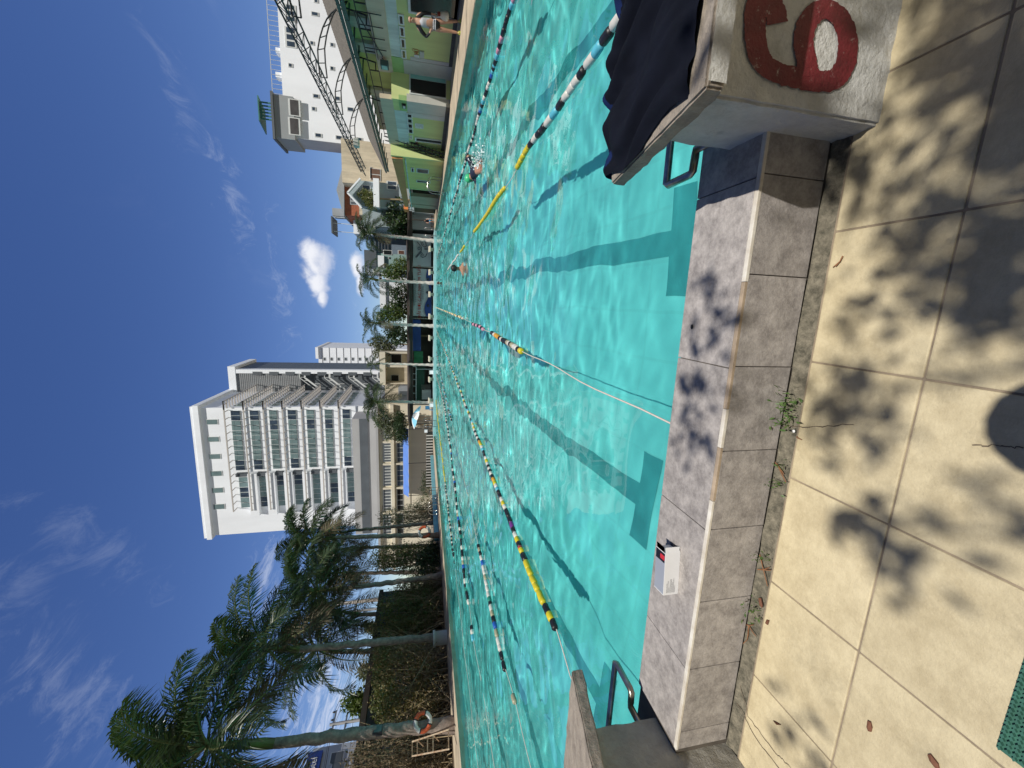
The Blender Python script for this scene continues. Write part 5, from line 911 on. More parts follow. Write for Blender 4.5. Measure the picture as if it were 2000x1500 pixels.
# trees behind the far stand
def far_tree(label, spots, y, n, size, m, seed, root=None):
    bl = []
    for (a, b, ra, rb) in spots: p = px(a, b, y); k = p.length / F; bl.append((p.x, y, p.z, rb * k, rb * k * .8, ra * k))
    r_ = root or (spots[0][1]); return shrub(label, bl, n, size, m, seed, name='tree', cat='tree', group='trees behind the far stand', trunk=[Vector((px(800, r_, y).x, y, -.1)), px(spots[0][0] + 8, spots[0][1], y), .14])
far_tree('dense round-leaved dark tree behind the porch end, right of the first far palm', [(778, 420, 26, 34), (765, 400, 18, 18), (785, 445, 18, 18), (785, 395, 14, 12)], 55.5, 7000, .30, M_LMD, 61)
far_tree('leafy potted tree on the balcony of the gabled house', [(722, 388, 12, 14), (710, 380, 10, 8), (728, 398, 10, 9)], 53.6, 1100, .22, M_LG, 62)
far_tree('bright leafy tree behind the stand, right of the second far palm', [(785, 520, 14, 16), (768, 530, 16, 14), (778, 545, 14, 10), (755, 535, 8, 8)], 56.5, 2200, .24, M_LB_, 63)
far_tree('dark tree with glimpses of white wall, left of the second far palm', [(785, 575, 14, 20), (775, 590, 12, 14), (770, 570, 12, 10)], 56.5, 1700, .24, M_LD, 64)
far_tree('yellow-green round tree right of the third far palm', [(770, 612, 24, 18), (755, 615, 18, 14), (785, 605, 14, 16), (745, 622, 8, 8)], 57, 3000, .26, M_LB_, 65)
far_tree('dark green tree left of the third far palm', [(780, 655, 18, 20), (765, 648, 14, 14)], 57, 2000, .26, M_LD, 66)
far_tree('grey-brown feathery tree beside the slim distant tower', [(748, 672, 20, 16), (735, 668, 14, 12), (760, 682, 14, 12), (738, 690, 10, 10)], 64, 3000, .24, M_LGR, 67)
far_tree('grey-green tree in front of the cream building, left of the fifth far palm', [(755, 825, 18, 16), (770, 838, 16, 18), (745, 820, 14, 14), (760, 850, 12, 12)], 63, 2600, .26, M_LGR, 68)
far_tree('dark spreading tree above the blue awning', [(782, 830, 12, 22), (785, 850, 10, 16), (780, 815, 10, 12)], 60.5, 2400, .26, M_LD, 69)
# poles and cables on the left, behind the wall
def pole(label, a, b, x, a_top, r_, m, arm=True):
    p = on_x(a, b, x); z1 = on_x(a_top, b, x).z; t = thing('utility_pole', label, 'pole', (p.x, p.y, -.16)); q = MB(); q.tube([(p.x, p.y, -.16), (p.x, p.y, z1)], [r_, r_ * .75], 8); q.build('shaft', m, t)
    if arm:
        q = MB(); q.beam((p.x, p.y - 1.2, z1 - .3), (p.x, p.y + 1.2, z1 - .3), .12); q.beam((p.x, p.y - .9, z1 - 1.3), (p.x, p.y + .9, z1 - 1.3), .12); q.build('cross_arm', M_STEEL, t)
        for dy in (-1.1, -.4, .4, 1.1): q = MB(); q.ball((p.x, p.y + dy, z1 - .15), .12, (.7, .7, 1.3), 6, 5); q.build('insulator', M_STL, t)
    return Vector((p.x, p.y, z1))
p1 = pole('concrete utility pole with cross arms and insulators near the nearest palm', 750, 1398, -36, 648, .16, M_PODW); p2 = pole('concrete pole carrying a tangle of cables behind the slim grey palm', 745, 1188, -36, 690, .18, M_PODW); p3 = pole('pale round concrete post standing between the back-row palms', 745, 1170, -30, 660, .22, M_TRUNKP, False)
cb = MB()
for dz, dy in ((-.15, 1.1), (-.15, -1.1), (-.2, .4), (-1.3, .5), (-1.35, -.5), (-1.9, 0)):
    for A_, B_ in ((p1, p2), (p1, p1 + Vector((-2, -26, 2))), (p2, p2 + Vector((3, 34, -.5)))):
        a_, b_ = A_ + Vector((0, dy, dz)), B_ + Vector((0, dy, dz)); cb.tube([a_.lerp(b_, k / 12) - Vector((0, 0, 1.0 * math.sin(k / 12 * math.pi))) for k in range(13)], .018, 4)
tag(cb.build('power_cables', M_STL), 'thin overhead cables strung between the poles behind the left wall', 'cables')
# lifebuoys, lamp box, rusty ladder frame, white pipe collar
M_ORG = mat('orange_buoy', (0.55, 0.10, 0.035), 0.6, 0.1); M_BUW = mat('white_buoy', (0.62, 0.62, 0.60), 0.6, 0.1)
def lifebuoy(label, c, nrm, r_):
    t = thing('lifebuoy', label, 'lifebuoy', c, 'lifebuoys hung on palm trunks'); nrm = Vector(nrm).normalized(); e1 = nrm.cross(ZUP).normalized(); e2 = e1.cross(nrm)
    for k in range(4):
        q = MB(); q.tube([Vector(c) + (e1 * math.cos(an) + e2 * math.sin(an)) * r_ for an in np.linspace(k * math.pi / 2 + .35 + .05, (k + 1) * math.pi / 2 + .35 - .05, 9)], r_ * .27, 8); q.build('segment', M_ORG if k % 2 else M_BUW, t)
        q = MB(); an = k * math.pi / 2 + .35; q.tube([Vector(c) + (e1 * math.cos(an + s_) + e2 * math.sin(an + s_)) * r_ for s_ in (-.07, .07)], r_ * .30, 8); q.build('band', M_STL, t)
p = on_x(826, 1410, -17.05); lifebuoy('orange and white lifebuoy on the nearest palm trunk', p, EYE - p, .30)
p = on_x(829, 1039, -18.5); lifebuoy('smaller-looking orange and white lifebuoy on the far lifebuoy palm', p, Vector((.75, -.65, 0)), .42)
p = on_x(737, 1426, -17.1); t = thing('lamp_box', 'greenish glass lamp box fixed to the nearest palm trunk', 'lamp', p); q = MB(); q.bbox(p.x - .12, p.x + .08, p.y - .17, p.y + .17, p.z - .2, p.z + .18, .02); q.build('housing', M_STL, t); q = MB(); q.box(p.x + .081, p.x + .092, p.y - .14, p.y + .14, p.z - .17, p.z + .13); q.build('lens', M_TEALG, t)
t = thing('ladder_frame', 'rusty pale metal ladder frame leaning against the nearest palm', 'frame', on_x(875, 1440, -17.3)); M_RUSTY = mat('rusty_cream_paint', (0.50, 0.42, 0.30), 0.7, 0.3, 8, col2=(0.25, 0.12, 0.05), stain=0.3)
pa, pb, pc, pd = on_x(805, 1449, -17.9), on_x(877, 1425, -16.9), on_x(805, 1477, -17.9), on_x(878, 1463, -16.9)
for a_, b_ in ((pa, pb), (pc, pd)): q = MB(); q.beam(a_, b_, .05); q.build('rail', M_RUSTY, t)
for u in (0, .14, .42, .57, .98): q = MB(); q.beam(pa.lerp(pb, u), pc.lerp(pd, u), .04); q.build('rung', M_RUSTY, t)
for u in (.14, .57): q = MB(); e = pa.lerp(pb, u); q.beam(e, e + Vector((-.5, .1, -.25)), .03); q.build('strut', M_RUSTY, t)
p = on_x(858, 1245, -18.0); pl = MB(); n_ = on_x(866, 1245, -18.4); pl.tube([(n_.x, n_.y, -.12), (n_.x, n_.y, .52), (n_.x, n_.y, .53), (n_.x, n_.y, .66)], [.36, .36, .42, .42], 16); tag(pl.build('pipe_collar', M_BUW), 'white pipe collar around the foot of the second palm', 'collar')
# starting-target plates on the pool walls
for (x, y, wd, lab) in ((xr(23.6) - .012, 23.6, .5, 'dark square inlet plate on the right pool wall below the lit doorway'), (xl(17.2) + .012, 17.2, .5, 'dark square inlet plate on the left pool wall below the collar palm'), (xl(31.6) + .012, 29.6, .45, 'dark square inlet plate on the left pool wall before the steel ladder'), (xr(44) - .012, 44, .5, 'small dark inlet plate on the right pool wall by the shaded porch')):
    q = MB(); s_ = .006; q.bbox(x - .02, x + .02, y - wd / 2, y + wd / 2, ZW - .15, ZD - .005, .006); tag(q.build('inlet_plate', M_BLACK), lab, 'plate')
# ---------------------------------------------------------------- lane ropes
FC = dict(k=(0.012, 0.012, 0.014), w=(0.62, 0.60, 0.55), y=(0.62, 0.50, 0.02), b=(0.02, 0.10, 0.42), c=(0.10, 0.45, 0.58), r=(0.45, 0.03, 0.06), g=(0.02, 0.22, 0.16), o=(0.62, 0.30, 0.03), p=(0.16, 0.03, 0.22), d=(0.36, 0.33, 0.22), n=(0.55, 0.25, 0.35))
FM = {k: mat('float_' + k, v, 0.45, 0.12, 20) for k, v in FC.items()}
M_ROPE = mat('rope_fibre', (0.62, 0.56, 0.50), 0.8, 0.15, 40)
_fm = {}
def float_mesh(col, ln, rd):
    key = (col, round(ln, 2), rd)
    if key not in _fm:
        q = MB(); n = 10; prof = [(0, .35), (.06, .85), (.14, 1), (.86, 1), (.94, .85), (1, .35)]; q.tube([(0, (u - .5) * ln, 0) for u, r_ in prof], [rd * r_ for u, r_ in prof], n); me_o = q.build('float', FM[col], None); _fm[key] = me_o.data; bpy.data.objects.remove(me_o)
    return _fm[key]
def lane_rope(label, pts, runs, ln=.15, rd=.055, seed=0, vis=95):
    """pts: photo points on the water; runs: (first y, last y, colours)"""
    W = [on_z(a, b, ZW + .015) if not isinstance(a, Vector) else a for a, b in pts]; W.sort(key=lambda v: v.y)
    t = thing('lane_rope', label, 'lane rope', W[0], 'lane ropes across the pool'); ysr = [v.y for v in W]; xsr = [v.x for v in W]; at = lambda y: float(np.interp(y, ysr, xsr)); rr = random.Random(seed)
    fine_y = np.unique(np.concatenate([np.arange(ysr[0], ysr[-1], .35), ysr])); zc = lambda y: ZW + .022 + .012 * math.sin(y * 2.1 + seed)
    P = [(at(y) + .01 * math.sin(y * 3 + seed), y, zc(y)) for y in fine_y]
    q = MB(); q.tube(P, .0065, 6); q.build('cable', M_ROPE, t); cnt = 0; rest = MB(); cols = list(FC)
    for (ya, yb, cs) in runs:
        y = ya; i = 0
        while y < yb:
            c = cs[i % len(cs)] if len(cs) < 40 else cs[i]; L_ = ln * (1 + .25 * rr.uniform(-1, 1)); 
            if c != '.':
                an = math.atan2(at(y + .3) - at(y - .3), .6)
                if cnt < vis: 
                    o = bpy.data.objects.new('float', float_mesh(c, round(L_, 2), rd)); COL.objects.link(o); o.parent = t; o.location = Vector((at(y) + .01 * math.sin(y * 3 + seed), y, zc(y) + .006)) - W[0]; o.rotation_euler = (rr.uniform(-.06, .06), rr.uniform(0, 3), -an + rr.uniform(-.05, .05))
                else:
                    rest.cur = cols.index(c); p_ = Vector((at(y), y, zc(y) + .006)); dv = Vector((math.sin(an), math.cos(an), 0)) * L_ * .5; rest.tube([p_ - dv, p_ - dv * .8, p_ + dv * .8, p_ + dv], [rd * .5, rd, rd, rd * .5], 7)
                cnt += 1
            y += L_ + .004; i += 1
    if rest.v: o = rest.build('floats', [FM[k] for k in cols], t); o['kind'] = 'stuff'
    return t
yz = lambda a, b: on_z(a, b, ZW + .015).y
E0 = lambda x: (Vector((x, NEAR - .01, ZW + .02)), 0)
E1 = lambda x: (Vector((x, FAR - .01, ZW + .02)), 0)
lane_rope('lane rope with a long bare stretch ending at the middle of the kerb', [E0(-.66), (1020, 685), (960, 650), (905, 622), E1(-.60)], [(yz(1020, 685), yz(960, 650), 'ykwwdkwdkkkwkooowkk..kkwk'), (yz(945, 642), yz(925, 633), 'nkk.'), (yz(905, 624), 30, 'wykkk..wyyow.'), (30, 49, 'wy.wd')], .15, .047, 1)
lane_rope('lane rope passing under the dark clothes, white, black and blue floats then yellow ones', [E0(2.12), (1225, 20), (1035, 290), (985, 370), (930, 450), (880, 520), E1(1.9)], [(yz(1240, 2), yz(1120, 155), 'wwkcwkwk'), (yz(1118, 160), yz(1040, 282), 'wwkcwkkwkwwkkwkkwkwk'), (yz(1038, 285), yz(1012, 328), 'y'), (yz(985, 368), yz(928, 453), 'y'), (yz(908, 478), yz(900, 485), 'y'), (yz(896, 492), yz(875, 525), 'ww.w.')], .17, .042, 2)
lane_rope('lane rope nearest the changing rooms, black, pink, blue and white floats', [E0(4.75), (1005, 0), (960, 150), (915, 300), (880, 420), E1(4.5)], [(6.6, 9.3, 'kkknknck'), (9.3, 12, 'ckcbkwwkkw'), (12, 45, 'wwkkkkwkwkkww')], .16, .046, 3)
lane_rope('lane rope tied beside the bare grey block, black and yellow floats then mixed bright colours', [E0(-3.42), (1113, 1322), (1085, 1225), (1010, 1050), (940, 870), (925, 830), (880, 710), E1(-3.1)], [(yz(1083, 1222), yz(1058, 1170), 'kyky'), (yz(1058, 1170), yz(1020, 1075), 'yyyyykyyyyyyyy'), (yz(1020, 1075), yz(990, 1005), 'rkywkpkkwkkk'), (yz(990, 1005), yz(925, 830), 'kwywkkcwyokwkw'), (yz(925, 830), 46, 'ywckkwwdk')], .15, .042, 4)
lane_rope('slack drifting lane rope on the left with blue, black and white floats', [E0(-6.0), (1040, 1500), (1007, 1371), (985, 1300), (960, 1180), (934, 1060), (882, 820), (868, 765), E1(-5.4)], [(yz(1005, 1371), yz(985, 1300), 'd....d....d...'), (yz(985, 1300), yz(960, 1180), 'kkwwdbkdwk'), (yz(960, 1180), yz(935, 1062), 'kgwwwdwwbwkd'), (yz(882, 820), 46, 'kwkkdbcw')], .17, .046, 5)
lane_rope('far left lane rope bowed towards the wall, mostly black and white floats', [E0(-9.3), (955, 1420), (925, 1245), (910, 1140), (895, 1000), (880, 870), (868, 790), E1(-8.2)], [(yz(925, 1245), yz(915, 1180), 'cwk.....'), (yz(915, 1180), yz(880, 870), 'wkkgkwkkbdwkk'), (yz(880, 870), 46, 'kwwkwk')], .18, .055, 6)
lane_rope('lane rope nearest the left wall, yellow floats at its far end', [E0(-12.2), (905, 1250), (892, 1132), (878, 1010), (870, 942), (858, 840), E1(-11.2)], [(yz(888, 1105), yz(884, 1070), 'k..kk.'), (yz(884, 1070), yz(870, 942), 'kwkdkwdk'), (yz(870, 942), 47, 'yyyyyd')], .18, .055, 7)
# ---------------------------------------------------------------- people
M_SKIN = mat('skin', (0.42, 0.22, 0.145), 0.55, 0.1, 8); M_SKINP = mat('skin_pale', (0.50, 0.29, 0.20), 0.5, 0.1, 8)
def skin_mesh(name, J, bones, m, parent, sub=2, root='pelvis'):
    """J: joint name -> (x, y, z, radius[, radius2]); bones: pairs of names"""
    names = [k for k in J if any(k in b for b in bones)]; ix = {k: i for i, k in enumerate(names)}
    me = bpy.data.meshes.new(name); me.from_pydata([J[k][:3] for k in names], [(ix[a], ix[b]) for a, b in bones], []); o = bpy.data.objects.new(name, me); COL.objects.link(o)
    md = o.modifiers.new('s', 'SKIN'); md.use_smooth_shade = True
    for i, k in enumerate(names):
        v = me.skin_vertices[0].data[i]; r_ = J[k][3]; v.radius = (r_, J[k][4] if len(J[k]) > 4 else r_); v.use_root = (k == root)
    if root not in ix: me.skin_vertices[0].data[0].use_root = True
    s_ = o.modifiers.new('u', 'SUBSURF'); s_.levels = s_.render_levels = sub
    bpy.context.view_layer.update(); m2 = bpy.data.meshes.new_from_object(o.evaluated_get(bpy.context.evaluated_depsgraph_get())); bpy.data.objects.remove(o); m2.materials.clear()
    for q in (m if isinstance(m, list) else [m]): m2.materials.append(q)
    for p in m2.polygons: p.use_smooth = True
    o2 = bpy.data.objects.new(name, m2); COL.objects.link(o2); o2.parent = parent; return o2
def chain(*n): return list(zip(n, n[1:]))
def hand(J, B, wrist, w, fwd, out, s_=1.0, curl=.35):
    """palm and five separate fingers grown from the wrist joint"""
    w = Vector(w); f = Vector(fwd).normalized(); o_ = Vector(out).normalized(); n_ = f.cross(o_)
    J[wrist + 'palm'] = (*(w + f * .05 * s_), .022 * s_, .034 * s_); B.append((wrist, wrist + 'palm'))
    for i, (sp, ln) in enumerate(((-.030, .062), (-.010, .078), (.010, .072), (.029, .056))):
        a = w + f * .085 * s_ + o_ * sp * s_; b = a + (f * math.cos(curl) + n_ * math.sin(curl)) * ln * .55 * s_ ; c = b + (f * math.cos(curl * 2.4) + n_ * math.sin(curl * 2.4)) * ln * .5 * s_
        for k, p, r_ in (('a', a, .011), ('b', b, .0095), ('c', c, .008)): J[f'{wrist}f{i}{k}'] = (*p, r_ * s_)
        B += [(wrist + 'palm', f'{wrist}f{i}a'), (f'{wrist}f{i}a', f'{wrist}f{i}b'), (f'{wrist}f{i}b', f'{wrist}f{i}c')]
    a = w + f * .04 * s_ - o_ * .036 * s_; b = a + (f * .75 - o_ * .6) * .036 * s_; c = b + (f * .95 - o_ * .1 + n_ * .3) * .028 * s_
    for k, p, r_ in (('a', a, .013), ('b', b, .011), ('c', c, .009)): J[f'{wrist}t{k}'] = (*p, r_ * s_)
    B += [(wrist + 'palm', wrist + 'ta'), (wrist + 'ta', wrist + 'tb'), (wrist + 'tb', wrist + 'tc')]
def head_parts(t, c, fw_, s_=1.0, skin=None, eyes=True):
    c = Vector(c); f = Vector(fw_).normalized(); r_ = f.cross(ZUP).normalized(); q = MB()
    if eyes:
        for e in (-1, 1): q.ball(c + f * .088 * s_ + r_ * e * .032 * s_ + ZUP * .012 * s_, .011 * s_, n=7, m=5)
        q.build('eyes', M_INK, t)
M_RASHB = mat('black_rash_sleeve', (0.015, 0.016, 0.02), 0.7, 0.2, 10, 0.2, 60); M_RASHG = mat('grey_rash_front', (0.50, 0.51, 0.55), 0.8, 0.12, 9, 0.2, 60); M_TRUNKS = mat('black_trunks', (0.010, 0.010, 0.012), 0.6); M_SANDAL = mat('lime_sandal', (0.52, 0.62, 0.08), 0.5); M_BAG = mat('white_plastic_bag', (0.66, 0.64, 0.58), 0.35, 0.1, 30, 0.5, 60)
# man on the right deck, facing the camera, right hand on hip
mf = on_z(899, 57, ZD); FHT = 1.0
t = thing('person', 'bald man in black trunks and black-sleeved grey shirt standing on the right deck', 'person', (mf.x, mf.y, ZD))
fc = Vector((-mf.x, -mf.y, 0)).normalized(); rg = Vector((fc.y, -fc.x, 0)); rg = -rg if rg.dot(RT) < 0 else rg   # rg: picture right
HS = 1.84 / 1.75
def man(x, f, z): p = Vector((mf.x, mf.y, ZD)) + (rg * x + fc * f + ZUP * z) * HS; return p
J = {}; B = []
def j(n, x, f, z, r_, r2=None): J[n] = (*man(x, f, z), r_ * HS, (r2 or r_) * HS)
j('pelvis', 0, 0, .90, .115, .15); j('belly', 0, .035, 1.04, .125, .155); j('chest', 0, .02, 1.25, .12, .165); j('neckb', 0, 0, 1.42, .062, .075); j('neck', 0, .01, 1.50, .055); j('headlow', 0, .03, 1.57, .070, .066); j('head', 0, .025, 1.66, .088, .078); j('headtop', 0, .01, 1.72, .062, .058)
j('nose', 0, .112, 1.615, .015)
for s_, e in (('r', 1), ('l', -1)):
    sp = .115 if e > 0 else .075
    j(s_ + 'hip', e * .085, 0, .84, .105); j(s_ + 'thigh', e * .10, .03, .66, .092); j(s_ + 'knee', e * (.13 if e > 0 else .10), .03, .46, .060); j(s_ + 'calf', e * (.15 if e > 0 else .10), 0, .32, .058); j(s_ + 'ankle', e * (.19 if e > 0 else .105), .0, .085, .037); j(s_ + 'heel', e * (.19 if e > 0 else .105), -.02, .05, .036); j(s_ + 'toe', e * (.215 if e > 0 else .10), .14, .038, .030)
    j(s_ + 'sh', e * .165, 0, 1.385, .065); j(s_ + 'ear', e * .082, .02, 1.64, .014)
j('relb', .245, -.02, 1.14, .046); j('rwr', .25, .06, .915, .030)
j('lelb', -.36, -.06, 1.12, .046); j('lwr', -.20, .075, .985, .030)
B += chain('pelvis', 'belly', 'chest', 'neckb', 'neck', 'headlow', 'head', 'headtop') + [('headlow', 'nose'), ('head', 'rear'), ('head', 'lear')]
for s_ in 'rl': B += chain('pelvis', s_ + 'hip', s_ + 'thigh', s_ + 'knee', s_ + 'calf', s_ + 'ankle', s_ + 'heel', s_ + 'toe') + chain('neckb', s_ + 'sh', s_ + 'elb', s_ + 'wr')
hand(J, B, 'rwr', J['rwr'][:3], -ZUP + fc * .1, fc, HS, .9); hand(J, B, 'lwr', J['lwr'][:3], rg * .75 - ZUP * .2 + fc * .3, -ZUP, HS, .2)
rel = lambda JJ: {k: (v[0] - t.location.x, v[1] - t.location.y, v[2] - t.location.z, *v[3:]) for k, v in JJ.items()}
skin_mesh('body', rel(J), B, M_SKINP, t); head_parts(t, man(0, .018, 1.64), fc, HS)
def inflate(JJ, names, k=1.10, add=.008): return {n: (*JJ[n][:3], *[q * k + add for q in JJ[n][3:]]) for n in names}
RJ = rel(J)
skin_mesh('shirt_front', inflate(RJ, ['pelvis', 'belly', 'chest', 'neckb']) | {'pelvis': (*(Vector(RJ['pelvis'][:3]) + ZUP * .06), .128 * HS, .165 * HS)}, chain('pelvis', 'belly', 'chest', 'neckb'), M_RASHG, t, 2, 'belly')
for s_ in 'rl':
    Q = inflate(RJ, [s_ + 'sh', s_ + 'elb', s_ + 'wr'], 1.12, .006); wv, ev = Vector(Q[s_ + 'wr'][:3]), Vector(Q[s_ + 'elb'][:3]); Q[s_ + 'wr'] = (*(wv.lerp(ev, .12)), .036 * HS); nb = Vector(RJ['neckb'][:3]); Q['nb'] = (*(Vector(Q[s_ + 'sh'][:3]).lerp(nb, .45) + ZUP * .0), .088 * HS, .095 * HS); Q['ch'] = (*(Vector(RJ['chest'][:3]).lerp(Vector(Q[s_ + 'sh'][:3]), .62)), .10 * HS)
    skin_mesh('sleeve', Q, chain('nb', s_ + 'sh', s_ + 'elb', s_ + 'wr') + [(s_ + 'sh', 'ch')], M_RASHB, t, 2, s_ + 'sh')
Q = {'pelvis': (*(Vector(RJ['pelvis'][:3]) - ZUP * .02), .128 * HS, .165 * HS)}
for s_ in 'rl': Q[s_ + 'hip'] = (*RJ[s_ + 'hip'][:3], .116 * HS)
skin_mesh('trunks', Q, [('pelvis', 'rhip'), ('pelvis', 'lhip')], M_TRUNKS, t)
for s_ in 'rl':
    a, h_ = Vector(J[s_ + 'toe'][:3]), Vector(J[s_ + 'heel'][:3]); d = (a - h_).normalized(); n_ = ZUP.cross(d); q = MB(); z = ZD + .002
    q.prism([Vector((p.x, p.y, z)) for p in (h_ - d * .05 + n_ * .035, h_ - d * .05 - n_ * .035, a + d * .06 - n_ * .05, a + d * .08, a + d * .06 + n_ * .05)], (0, 0, .026)); q.tube([h_.lerp(a, .45) + n_ * .05 + ZUP * -.02, h_.lerp(a, .5) + ZUP * .035, h_.lerp(a, .45) - n_ * .05 + ZUP * -.02], .018, 6); q.build('sandal', M_SANDAL, t)
bc = Vector(J['rwrpalm'][:3]) - ZUP * .08; bgq = MB(); bt = thing('plastic_bag', 'white plastic bag with a dark red label held by the bald man', 'bag', bc - ZUP * .42)
bgq.grid(16, 12, lambda u, v: bc - ZUP * (.02 + .40 * v) + (rg * math.cos(u * 2 * math.pi) * .115 + fc * math.sin(u * 2 * math.pi) * .08) * (.25 + .95 * math.sin(min(1, v * 1.15) * math.pi * .62)) * (1 + .16 * noise.noise(Vector((u * 7, v * 5, 2)))) * (1 if v < .96 else .3)); bgq.build('sack', M_BAG, bt)
q = MB(); q.tube([bc + rg * .03 + ZUP * .06, bc + ZUP * .09, bc - rg * .03 + ZUP * .06, bc - rg * .02 - ZUP * .03, bc + rg * .03 - ZUP * .03, bc + rg * .03 + ZUP * .06], .009, 6); q.build('handles', M_BAG, bt); q = MB(); q.bbox(bc.x - .05, bc.x + .05, bc.y - .11, bc.y - .02, bc.z - .12, bc.z - .01, .02); q.build('red_packet', mat('dark_red_packet', (0.20, 0.03, 0.02), 0.5), bt)
# swimmers
M_CAPG = mat('green_swim_cap', (0.06, 0.50, 0.22), 0.35, 0.05); M_HAIR = mat('dark_hair', (0.012, 0.010, 0.010), 0.6, 0.3, 30); M_SPL = mat('white_splash', (0.75, 0.82, 0.84), 0.5, 0.15, 30)
sp_ = on_z(931, 338, ZW)
t = thing('person', 'swimmer in a green cap and dark shirt doing freestyle with a white splash behind', 'person', sp_); hd = Vector((-.72, .35, 0)).normalized(); hd = (on_z(926, 352, ZW) - on_z(938, 318, ZW)).normalized(); sd_ = Vector((hd.y, -hd.x, 0))
def sw(a, b, z): return hd * a + sd_ * b + ZUP * z
J = {'pelvis': (*sw(-.35, 0, -.04), .13, .15), 'chest': (*sw(.0, 0, .02), .13, .17), 'neckb': (*sw(.18, 0, .04), .07), 'headlow': (*sw(.27, -.02, .10), .085), 'head': (*sw(.35, -.02, .15), .095), 'nose': (*sw(.37, .10, .11), .018), 'sh1': (*sw(.12, .18, .10), .068), 'elb1': (*sw(.02, .42, .26), .05), 'wr1': (*sw(.22, .52, .08), .034), 'sh2': (*sw(.12, -.18, -.02), .065), 'elb2': (*sw(.36, -.24, -.09), .048), 'wr2': (*sw(.6, -.22, -.10), .034), 'hip1': (*sw(-.5, .09, -.08), .095), 'kn1': (*sw(-.9, .1, -.12), .06), 'an1': (*sw(-1.3, .08, -.08), .04), 'hip2': (*sw(-.5, -.09, -.08), .095), 'kn2': (*sw(-.9, -.1, -.16), .06), 'an2': (*sw(-1.3, -.1, -.12), .04)}
B = chain('pelvis', 'chest', 'neckb', 'headlow', 'head') + [('head', 'nose')] + chain('neckb', 'sh1', 'elb1', 'wr1') + chain('neckb', 'sh2', 'elb2', 'wr2') + chain('pelvis', 'hip1', 'kn1', 'an1') + chain('pelvis', 'hip2', 'kn2', 'an2')
hand(J, B, 'wr1', J['wr1'][:3], hd - ZUP * .6, sd_, 1, .2); hand(J, B, 'wr2', J['wr2'][:3], hd, sd_, 1, .1)
skin_mesh('body', J, B, M_SKIN, t)
Q = inflate(J, ['pelvis', 'chest', 'neckb', 'sh1', 'elb1', 'sh2', 'elb2'], 1.1, .008); skin_mesh('shirt', Q, chain('pelvis', 'chest', 'neckb') + chain('neckb', 'sh1', 'elb1') + chain('neckb', 'sh2', 'elb2'), mat('dark_blue_shirt', (0.02, 0.025, 0.05), 0.6), t)
q = MB(); q.ball(Vector(sp_) + sw(.36, -.04, .19), .118, (1.05, 1, .95), 14, 10); q.build('swim_cap', M_CAPG, t); q = MB(); q.tube([Vector(sp_) + sw(.31 + .02 * math.sin(k), .112 * math.cos(k * .52) - .02, .13 + .11 * math.sin(k * .52)) for k in range(13)], .014, 6); q.build('goggle_strap', M_STL, t)
rs = np.random.default_rng(3); n_ = 260; ax_ = rs.uniform(-1.5, -.45, n_); P = np.stack([ax_, rs.normal(0, .10, n_) + .04, np.abs(rs.normal(0, .07, n_)) * (1 + 1.2 * np.exp(-((ax_ + .8) / .3) ** 2))], 1); Pw = np.array(sp_) + P[:, :1] * np.array(hd) + P[:, 1:2] * np.array(sd_) + P[:, 2:] * np.array([0, 0, 1]) + [0, 0, .01]
V, Fq = leaves(Pw, rs.uniform(.02, .06, n_), rs, .5, .9); o = tag(fast_mesh('splash', V, Fq, M_SPL), 'white splash trailing the green-capped swimmer', 'splash', kind='stuff')
def bather(label, p, face, hair, s_=1.0, rise=0.0, strap=False):
    t = thing('person', label, 'person', p); f = Vector(face).normalized(); r_ = f.cross(ZUP)
    def q_(x, y, z): return (r_ * x + f * y + ZUP * (z + rise)) * s_
    J = {'pelvis': (*q_(0, -.05, -.62), .13, .15), 'chest': (*q_(0, 0, -.26), .12, .16), 'neckb': (*q_(0, 0, -.06), .07), 'neck': (*q_(0, .01, .02), .056), 'headlow': (*q_(0, .03, .10), .072), 'head': (*q_(0, .02, .19), .088), 'headtop': (*q_(0, .01, .25), .06), 'nose': (*q_(0, .11, .13), .016), 'sh1': (*q_(.17, 0, -.10), .068), 'elb1': (*q_(.27, .16, -.28), .046), 'wr1': (*q_(.20, .38, -.24), .03), 'sh2': (*q_(-.17, 0, -.10), .068), 'elb2': (*q_(-.27, .16, -.28), .046), 'wr2': (*q_(-.20, .38, -.24), .03), 'h1': (*q_(.09, -.05, -.72), .1), 'k1': (*q_(.1, .05, -1.08), .06), 'h2': (*q_(-.09, -.05, -.72), .1), 'k2': (*q_(-.1, .05, -1.08), .06)}
    B = chain('pelvis', 'chest', 'neckb', 'neck', 'headlow', 'head', 'headtop') + [('headlow', 'nose')] + chain('neckb', 'sh1', 'elb1', 'wr1') + chain('neckb', 'sh2', 'elb2', 'wr2') + chain('pelvis', 'h1', 'k1') + chain('pelvis', 'h2', 'k2'); hand(J, B, 'wr1', J['wr1'][:3], f, r_, s_, .2); hand(J, B, 'wr2', J['wr2'][:3], f, -r_, s_, .2)
    skin_mesh('body', J, B, M_SKIN, t); head_parts(t, Vector(p) + Vector(q_(0, .015, .155)), f, s_)
    h = MB(); h.ball(Vector(p) + Vector(q_(0, -.012, .205)), .108 * s_, (1, 1, .92), 12, 9); h.build('hair', hair, t); return t
p = on_z(905, 525, ZW); bather('dark-haired bather with bare shoulders out of the water, seen from behind in mid-pool', (p.x, p.y, ZW), (-.1, 1, 0), M_HAIR, 1.15, .10)
p = on_z(861, 553, ZW); bather('distant bather with only the head above water before the red-lettered banner', (p.x, p.y, ZW), (0, -1, 0), M_HAIR, 1.15, -.02)
